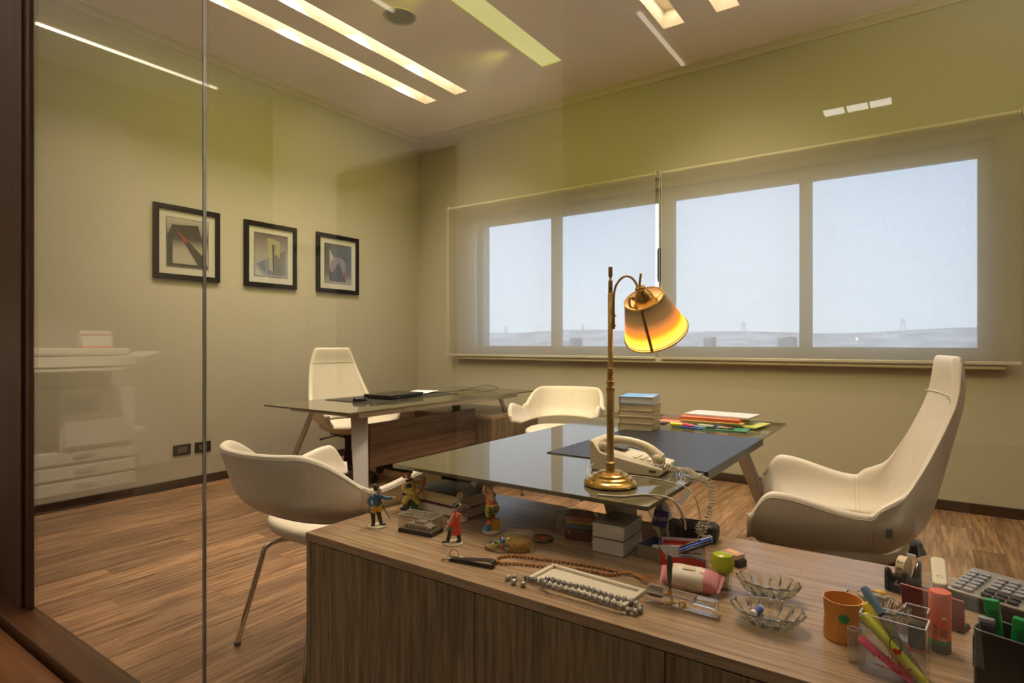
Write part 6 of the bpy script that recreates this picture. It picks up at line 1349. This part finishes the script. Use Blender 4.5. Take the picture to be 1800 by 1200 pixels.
for s in (-1, 1): b.box((0, s*(d/2-0.001), hh+0.0006), (w, 0.0024, 0.0012)); b.box((s*(w/2-0.001), 0, hh+0.0006), (0.0024, d, 0.0012))
part('rim', b, m_eg, t)
m_rt = mat('lettering_red', (0.55, 0.02, 0.02), 0.5)
text('lettering', 'MISR INSURANCE', 0.0088, m_rt, t, (0.006, -d/2-0.0006, hh*0.20), (R(90), 0, 0), sx=0.95)
b = MB(); 
for (xa_, za_, l_) in ((-0.020, 0.34, 0.010), (-0.006, 0.33, 0.012), (0.010, 0.31, 0.020), (-0.028, 0.36, 0.004)): b.tube([(xa_, -d/2-0.0005, hh*za_), (xa_+l_*0.5, -d/2-0.0005, hh*(za_-0.03)), (xa_+l_, -d/2-0.0005, hh*za_)], 0.0010, 5)
for (xa_, za_) in ((-0.018, 0.40), (-0.004, 0.42), (0.0, 0.41), (0.012, 0.38), (0.024, 0.27)): b.tube([(xa_, -d/2-0.0005, hh*(za_-0.06)), (xa_, -d/2-0.0005, hh*za_)], 0.0009, 5)
part('script_lettering', b, m_rt, t)
b = MB(); b.tube([(0.006+0.009*math.cos(a_), -d/2-0.0005, hh*0.62+0.014*math.sin(a_)) for a_ in [R(x) for x in range(-40, 221, 20)]], 0.0009, 5); part('arch_emblem', b, M_['dgrey'], t)
b = MB(); b.prism([(-0.005, 0), (0.0, 0.003), (0.004, 0.001), (0.008, 0.006), (0.009, -0.004), (0.001, -0.008), (-0.004, -0.004)], -0.0003, 0.0003, M=Matrix.Translation((0.006, -d/2-0.0006, hh*0.55)) @ Matrix.Rotation(R(90), 4, 'X')); part('red_emblem', b, m_rt, t)
def stick(name, label, cat, base, tip, r, mb1, mc1, capf=0.3, flat=1.0, group=None):
    b0 = Vector(base); d_ = Vector(tip)-b0; L_ = d_.length; t_ = thing(name, label, cat, b0, 0, group); rot = d_.to_track_quat('Z', 'Y').to_matrix().to_4x4()
    b = MB(); b.lathe([(0.0001, 0), (r*0.7, 0), (r, L_*0.05), (r, L_*(1-capf)), (0.0001, L_*(1-capf))], 16, M=rot, sy=flat); part('barrel', b, mb1, t_)
    b = MB(); b.lathe([(0.0001, L_*(1-capf)), (r*1.1, L_*(1-capf)), (r*1.12, L_*0.95), (r*0.8, L_), (0.0001, L_)], 16, M=rot, sy=flat); part('cap', b, mc1, t_); return t_
Mh = Matrix.Translation(ctr) @ Matrix.Rotation(ang, 4, 'Z')
def hl(x, y, z): return Mh @ Vector((x, y, z))
stick('highlighter', 'fat yellow highlighter leaning left in the clear holder, the front one', 'highlighter', hl(0.050, -0.012, 0.006), hl(-0.046, -0.010, 0.098), 0.0105, m_hy, m_hy, 0.35, 0.7)
stick('highlighter', 'amber yellow highlighter behind the front one in the clear holder', 'highlighter', hl(0.020, 0.004, 0.006), hl(-0.046, 0.008, 0.112), 0.0085, mat('fluo_amber', (0.80, 0.60, 0.04), 0.35), mat('fluo_amber', (0.80, 0.60, 0.04), 0.35), 0.35)
stick('highlighter', 'pink highlighter lying low in the clear holder', 'highlighter', hl(0.030, -0.016, 0.005), hl(-0.050, -0.018, 0.058), 0.0085, m_hp, m_hp, 0.3, 0.7)
stick('marker_pen', 'black marker with a pale blue cap leaning in the clear holder', 'marker', hl(0.040, 0.010, 0.006), hl(-0.050, 0.012, 0.140), 0.0070, m_blk, mat('cap_blue', (0.18, 0.30, 0.45), 0.3), 0.30)
b0 = hl(0.044, -0.004, 0.006); b1 = hl(-0.016, -0.004, 0.102); d_ = b1-b0; t = thing('plastic_strip', 'grey plastic strip with yellow rivets standing in the clear holder', 'strip', b0, 0); rot = d_.to_track_quat('Z', 'Y').to_matrix().to_4x4()
q_ = Matrix.Rotation(ang, 4, 'Z'); b = MB(); L_ = d_.length
dl = Matrix.Rotation(-math.atan2(-0.060, 0.096), 4, 'Y'); dl = q_ @ Matrix.Rotation(math.atan2(-0.060, 0.096), 4, 'Y')
b.prism([(x_, y_+L_/2) for x_, y_ in rrect(0.013, L_, 0.006, 5)], -0.001, 0.001, M=dl @ Matrix.Rotation(R(90), 4, 'X')); part('strip', b, mat('strip_grey', (0.42, 0.40, 0.40), 0.4), t)
b = MB()
for f in (0.08, 0.82): b.cyl(dl @ Vector((0, -0.0025, L_*f)), dl @ Vector((0, 0.0, L_*f)), 0.0032, n=14)
part('rivet', b, M_['yellow'], t)
# small clear tube beside the holder
v = pc_(1500, 1165); t = thing('clear_tube', 'small clear plastic tube standing left of the pen holder', 'tube', v+Vector((0, 0.004, 0)), 0)
b = MB(); b.lathe([(0.0001, 0), (0.0095, 0), (0.010, 0.002), (0.010, 0.058), (0.0108, 0.060), (0.0108, 0.062), (0.0085, 0.062), (0.0085, 0.003), (0.0001, 0.003)], 24); part('tube_body', b, m_ph, t)
# clear stamp case with black top
v = pc_(1611, 1150); t = thing('stamp_case', 'black domed stamp inside a clear upright case behind the pen holder', 'stamp', v+Vector((0.0, 0.02, 0)), ang)
b = MB(); b.prism(rrect(0.028, 0.018, 0.008, 5), 0.004, 0.052); part('stamp_handle', b, M_['black'], t, bevel=0.006, seg=3)
b = MB(); b.box((0, 0, 0.002), (0.034, 0.024, 0.004)); part('stamp_base', b, M_['red'], t)
b = MB()
for s in (-1, 1): b.box((s*0.0185, 0, 0.040), (0.002, 0.028, 0.080)); 
b.box((0, 0.014, 0.040), (0.037, 0.001, 0.080)); part('clear_case', b, m_ph, t)
b = MB()
for s in (-1, 1): b.tube([(s*0.0185, -0.014, 0.080), (s*0.0185, 0.014, 0.080)], 0.0014, 6)
b.tube([(-0.0185, 0.014, 0.080), (0.0185, 0.014, 0.080)], 0.0014, 6); part('case_rim', b, m_eg, t)
# glue stick
v = pc_(1653, 1150); r_ = 16.5*mpp(v); hg = 106*mpp(v); t = thing('glue_stick', 'orange glue stick standing upright right of the clear holder', 'glue stick', v+Vector((0, r_, 0)), facing(v))
b = MB(); b.lathe([(0.0001, 0), (r_*0.98, 0), (r_, 0.002), (r_, hg*0.15)], 32); part('dark_base', b, mat('glue_base', (0.07, 0.07, 0.06), 0.4), t)
b = MB(); b.lathe([(r_, hg*0.15), (r_*1.004, hg*0.15), (r_*1.004, hg*0.22), (r_, hg*0.22)], 32); part('green_band', b, mat('glue_green', (0.04, 0.22, 0.07), 0.4), t)
b = MB(); b.lathe([(r_*0.999, hg*0.20), (r_*0.999, hg*0.66)], 32); part('orange_tube', b, mat('glue_orange', (0.72, 0.10, 0.02), 0.4), t)
b = MB(); pr2 = [(r_*1.03, hg*0.66), (r_*1.03, hg*0.80)]
for k in range(4): pr2 += [(r_*1.03, hg*(0.82+k*0.035)), (r_*0.99, hg*(0.825+k*0.035)), (r_*1.03, hg*(0.832+k*0.035))]
pr2 += [(r_*1.02, hg*0.985), (r_*0.97, hg), (0.0001, hg)]; b.lathe(pr2, 32); part('cap', b, mat('glue_cap', (0.66, 0.10, 0.03), 0.35), t)
m_prt = mat('print_pale', (0.70, 0.60, 0.52), 0.5)
text('printed_weight', '22g', 0.0085, m_prt, t, (0.004, -r_*1.01, hg*0.255), (R(90), 0, 0))
b = MB()
for k in range(6): b.box((0.006, -r_*0.985, hg*(0.30+k*0.022)), (0.012-0.001*(k % 3), 0.0012, 0.0007))
for k in range(5): b.box((-0.007, -r_*0.945, hg*(0.34+k*0.03)), (0.006, 0.0012, 0.0010), (0, 0, R(-26)))
part('small_print', b, M_['dgrey'], t)
b = MB(); b.ball((0.006, -r_*0.96, hg*0.60), (0.0045, 0.002, 0.0022)); part('pale_oval', b, m_prt, t)
# tape dispenser
ctr, ang, w, d = foot((1556, 1033), (1592, 1049), (1616, 1028), ZC); ang = facing(pc_(1585, 1035))+R(-20); s_ = mpp(ctr)
t = thing('tape_dispenser', 'black tape dispenser with a roll of printed tape on the cabinet edge', 'tape dispenser', ctr+Vector((-0.014, 0.006, 0)), ang)
b = MB(); prf = [(-0.050, 0), (0.050, 0), (0.050, 0.052), (0.044, 0.062), (0.034, 0.056), (0.010, 0.028), (-0.018, 0.032), (-0.034, 0.050), (-0.046, 0.056), (-0.052, 0.046)]
Mq = Matrix.Rotation(R(90), 4, 'Z') @ Matrix.Rotation(R(90), 4, 'X')
for s in (-1, 1): b.prism(prf, s*0.018-0.0045, s*0.018+0.0045, M=Mq)
b.prism([(-0.050, 0), (0.050, 0), (0.046, 0.020), (-0.046, 0.020)], -0.0135, 0.0135, M=Mq); part('dispenser_body', b, mat('dispenser_black', (0.02, 0.02, 0.022), 0.2), t, bevel=0.003, seg=3)
b = MB(); b.tube([(-0.009, 0.002, 0.048), (0.009, 0.002, 0.048)], 0.027, 32); part('tape_roll', b, mat('tape_cream', (0.60, 0.50, 0.28), 0.4), t)
b = MB(); b.box((0, 0.046, 0.066), (0.020, 0.006, 0.010)); part('cutter', b, m_silver, t)
text('tape_print', 'for', 0.012, M_['dgrey'], t, (0.0, -0.0190, 0.066), (R(48), 0, 0)); text('tape_print', 'do', 0.012, M_['dgrey'], t, (0.0, -0.0255, 0.052), (R(80), 0, 0))
# stapler remover / white stapler standing
v = pc_(1642, 1048); t = thing('white_stapler', 'white stapler seen end on, left of the calculator', 'stapler', v+Vector((0.01, 0.055, 0)), facing(v)+R(2))
b = MB(); b.prism(rrect(0.034, 0.110, 0.010, 5), 0, 0.010); part('stapler_base', b, m_silver, t, bevel=0.002)
b = MB(); b.prism(rrect(0.030, 0.120, 0.011, 6), 0.034, 0.052, M=Matrix.Rotation(R(13), 4, 'X')); part('stapler_arm', b, mat('stapler_ivory', (0.62, 0.57, 0.42), 0.35), t, bevel=0.004, seg=3)
b = MB(); b.box((0, 0, 0.026), (0.018, 0.10, 0.018), (R(8), 0, 0)); part('magazine', b, m_silver, t, bevel=0.001)
b = MB(); b.tube(ring((0, -0.040, 0.0435), 0.0055, (R(13), 0, 0), 18), 0.0010, 6, True); part('screw_ring', b, M_['dgrey'], t)
# calculator
va = pc_(1672, 1040); vb = pc_(1800, 1085); ang = math.atan2(vb.y-va.y, vb.x-va.x); ang = facing(pc_(1735, 1050))+R(-18)
cc_ = pc_(1752, 1062); t = thing('desk_calculator', 'large silver desk calculator with raised keys at the right edge of the cabinet', 'calculator', cc_+Vector((0.022, -0.022, -0.0)) if True else cc_, ang)
Mt_ = Matrix.Translation((0, 0, 0.020)) @ Matrix.Rotation(R(6), 4, 'X')
b = MB(); b.prism([(-0.075, 0), (0.075, 0), (0.075, 0.050), (-0.075, 0.030)], -0.095, 0.095, M=Mq); part('calculator_base', b, M_['black'], t, bevel=0.004)
b = MB(); b.prism(rrect(0.188, 0.146, 0.006), 0.019, 0.024, M=Mt_); part('face_plate', b, mat('calc_silver', (0.42, 0.40, 0.36), 0.3, 0.6), t, bevel=0.001)
m_k1 = mat('calc_key_grey', (0.30, 0.31, 0.34), 0.25); m_k2 = mat('calc_key_dark', (0.05, 0.05, 0.06), 0.2); m_k3 = mat('calc_key_orange', (0.62, 0.16, 0.04), 0.3)
b = MB(); b.prism(rrect(0.0175, 0.0125, 0.003, 3), 0, 0.006); ks = [b.mesh('key', m_) for m_ in (m_k1, m_k2, m_k3)]
fpn = [o_ for o_ in t.children if o_.name.startswith('face_plate')][0]
for i, x in enumerate((-0.078, -0.056, -0.024, -0.001, 0.022, 0.052, 0.075)):
    for j in range(6):
        if j == 5 and i > 4: continue
        kk = 2 if (i >= 5 and j == 4) else (1 if (i in (2, 3, 4) and j < 2) or i == 6 else 0)
        o = bpy.data.objects.new('key', ks[kk]); COL.objects.link(o); o.parent = fpn; o.matrix_local = Mt_ @ Matrix.Translation((x, -0.060+j*0.0195, 0.0242))
b = MB(); b.box((0.05, 0.064, 0.0300), (0.080, 0.010, 0.010), M=Mt_); part('display_hood', b, M_['dgrey'], t, bevel=0.001)
# red translucent desk organiser lying behind the glue stick
va = pc_(1590, 1085); vb = pc_(1702, 1122); ang = math.atan2(vb.y-va.y, vb.x-va.x); w = (vb-va).length
t = thing('red_file_rack', 'translucent dark red plastic rack behind the glue stick', 'rack', (va+vb)/2+Vector((0, 0.035, 0)), ang)
m_rd = thin_glass('red_translucent', (0.42, 0.12, 0.12), 0.05, 0.05, 0.45, (0.30, 0.05, 0.06))
Mx_ = Matrix.Rotation(R(90), 4, 'Z') @ Matrix.Rotation(R(90), 4, 'X')
b = MB(); b.prism([(-0.022, 0), (0.022, 0), (0.022, 0.003), (-0.019, 0.003), (-0.012, 0.026), (-0.019, 0.066), (-0.022, 0.065), (-0.015, 0.026)], -w/2, w/2, M=Mx_); part('folded_sheet', b, m_rd, t)
b = MB(); b.tube([(-w/2, -0.0205, 0.066), (w/2, -0.0205, 0.066)], 0.0016, 6); b.tube([(-w/2, -0.0205, 0.066), (-w/2, -0.0135, 0.026), (-w/2, -0.021, 0.002)], 0.0014, 6); part('bright_edge', b, mat('red_edge', (0.55, 0.10, 0.09), 0.3), t)
for s in (-0.62, 0.62): b = MB(); b.box((s*w/2, -0.002, 0.016), (0.020, 0.002, 0.024), (R(-10), 0, 0)); part('divider_tab', b, m_rd, t)
b = MB(); b.box((w/2-0.006, 0.0, 0.004), (0.010, 0.046, 0.008)); part('black_foot', b, M_['black'], t, bevel=0.002)
# black pen cup with green cutters
v0 = pc_(1712, 1215); t = thing('black_pen_cup', 'black plastic pen cup at the bottom right corner with cutters in it', 'pen cup', pc_(1775, 1235)+Vector((0.0, 0.03, 0)), facing(pc_(1765, 1220))+R(-14))
hb_ = 0.105; wb_ = 0.080; db_ = 0.07; m_bp = mat('black_cup_plastic', (0.015, 0.014, 0.014), 0.2)
outl = rrect(wb_, db_, 0.014, 5); inl = rrect(wb_-0.005, db_-0.005, 0.012, 5)
b = MB(); n = len(outl); rows = [[(x, y, z) for x, y in outl] for z in (0, hb_*0.5, hb_)] + [[(x, y, z) for x, y in inl] for z in (hb_, 0.003)]
b.grid(rows, close_u=True); b.f.append(tuple(range(n))); b.m.append(0); b.f.append(tuple(4*n+i for i in range(n))); b.m.append(0); part('cup_body', b, m_bp, t)
b = MB(); b.tube([(x, y, hb_) for x, y in rrect(wb_-0.002, db_-0.002, 0.013, 5)], 0.0014, 6, True); part('rim', b, mat('cup_rim', (0.16, 0.16, 0.17), 0.2), t)
b = MB(); b.box((-wb_/2-0.0006, 0, hb_*0.6), (0.001, db_*0.7, hb_*0.5)); part('red_side_label', b, M_['maroon'], t)
Mc = Matrix.Translation(t.location) @ Matrix.Rotation(t.rotation_euler.z, 4, 'Z')
m_gp = mat('cutter_green', (0.0, 0.30, 0.06), 0.3)
def cutter(label, x, y, z1, tilt, m_):
    loc = Mc @ Vector((x, y, 0.006)); q = thing('box_cutter', label, 'cutter', loc, t.rotation_euler.z, 'box cutters in the black cup'); Mt2 = Matrix.Rotation(R(tilt), 4, 'Y')
    b = MB(); b.prism(rrect(0.022, 0.012, 0.004, 4), 0, z1, M=Mt2); part('handle', b, m_, q, bevel=0.002)
    b = MB()
    for k in range(7): b.box((0.003, -0.0065, z1-0.018-k*0.0048), (0.012, 0.002, 0.0022), M=Mt2)
    part('grip_ribs', b, mat('cutter_green_dark', (0.0, 0.10, 0.03), 0.4), q); return q
cutter('green box cutter at the back of the black cup', -0.012, 0.018, 0.140, -6, m_gp)
cutter('green box cutter at the front right of the black cup, the larger', 0.012, -0.012, 0.132, 4, m_gp)
q = thing('yellow_cutter', 'yellow cutter handle behind the green one in the black cup', 'cutter', Mc @ Vector((0.028, 0.010, 0.006)), t.rotation_euler.z); b = MB(); b.prism(rrect(0.020, 0.010, 0.004, 4), 0, 0.130, M=Matrix.Rotation(R(5), 4, 'Y')); part('handle', b, M_['yellow'], q, bevel=0.002); b = MB(); b.box((0.011, -0.0055, 0.10), (0.006, 0.002, 0.02)); part('slider', b, M_['dgrey'], q)
q = thing('grey_marker', 'dark grey flat marker leaning left in the black cup', 'marker', Mc @ Vector((-0.018, -0.016, 0.006)), t.rotation_euler.z); b = MB(); b.prism(rrect(0.022, 0.010, 0.004, 4), 0, 0.108, M=Matrix.Rotation(R(-3), 4, 'Y')); part('barrel', b, mat('marker_grey', (0.05, 0.05, 0.055), 0.3), q, bevel=0.002); b = MB(); b.prism(rrect(0.023, 0.011, 0.004, 4), 0.1085, 0.118, M=Matrix.Rotation(R(-3), 4, 'Y')); part('cap', b, m_k1, q, bevel=0.002)
# brochure behind the clear holder
v = pc_(1600, 1130); single('paper_slip', MB().box((0, 0, 0.0006), (0.05, 0.03, 0.0012)), mat('slip_blue', (0.55, 0.62, 0.70), 0.5), 'pale blue paper slip lying behind the clear pen holder', 'paper', v+Vector((-0.02, 0.015, 0)), facing(v)+R(-12))
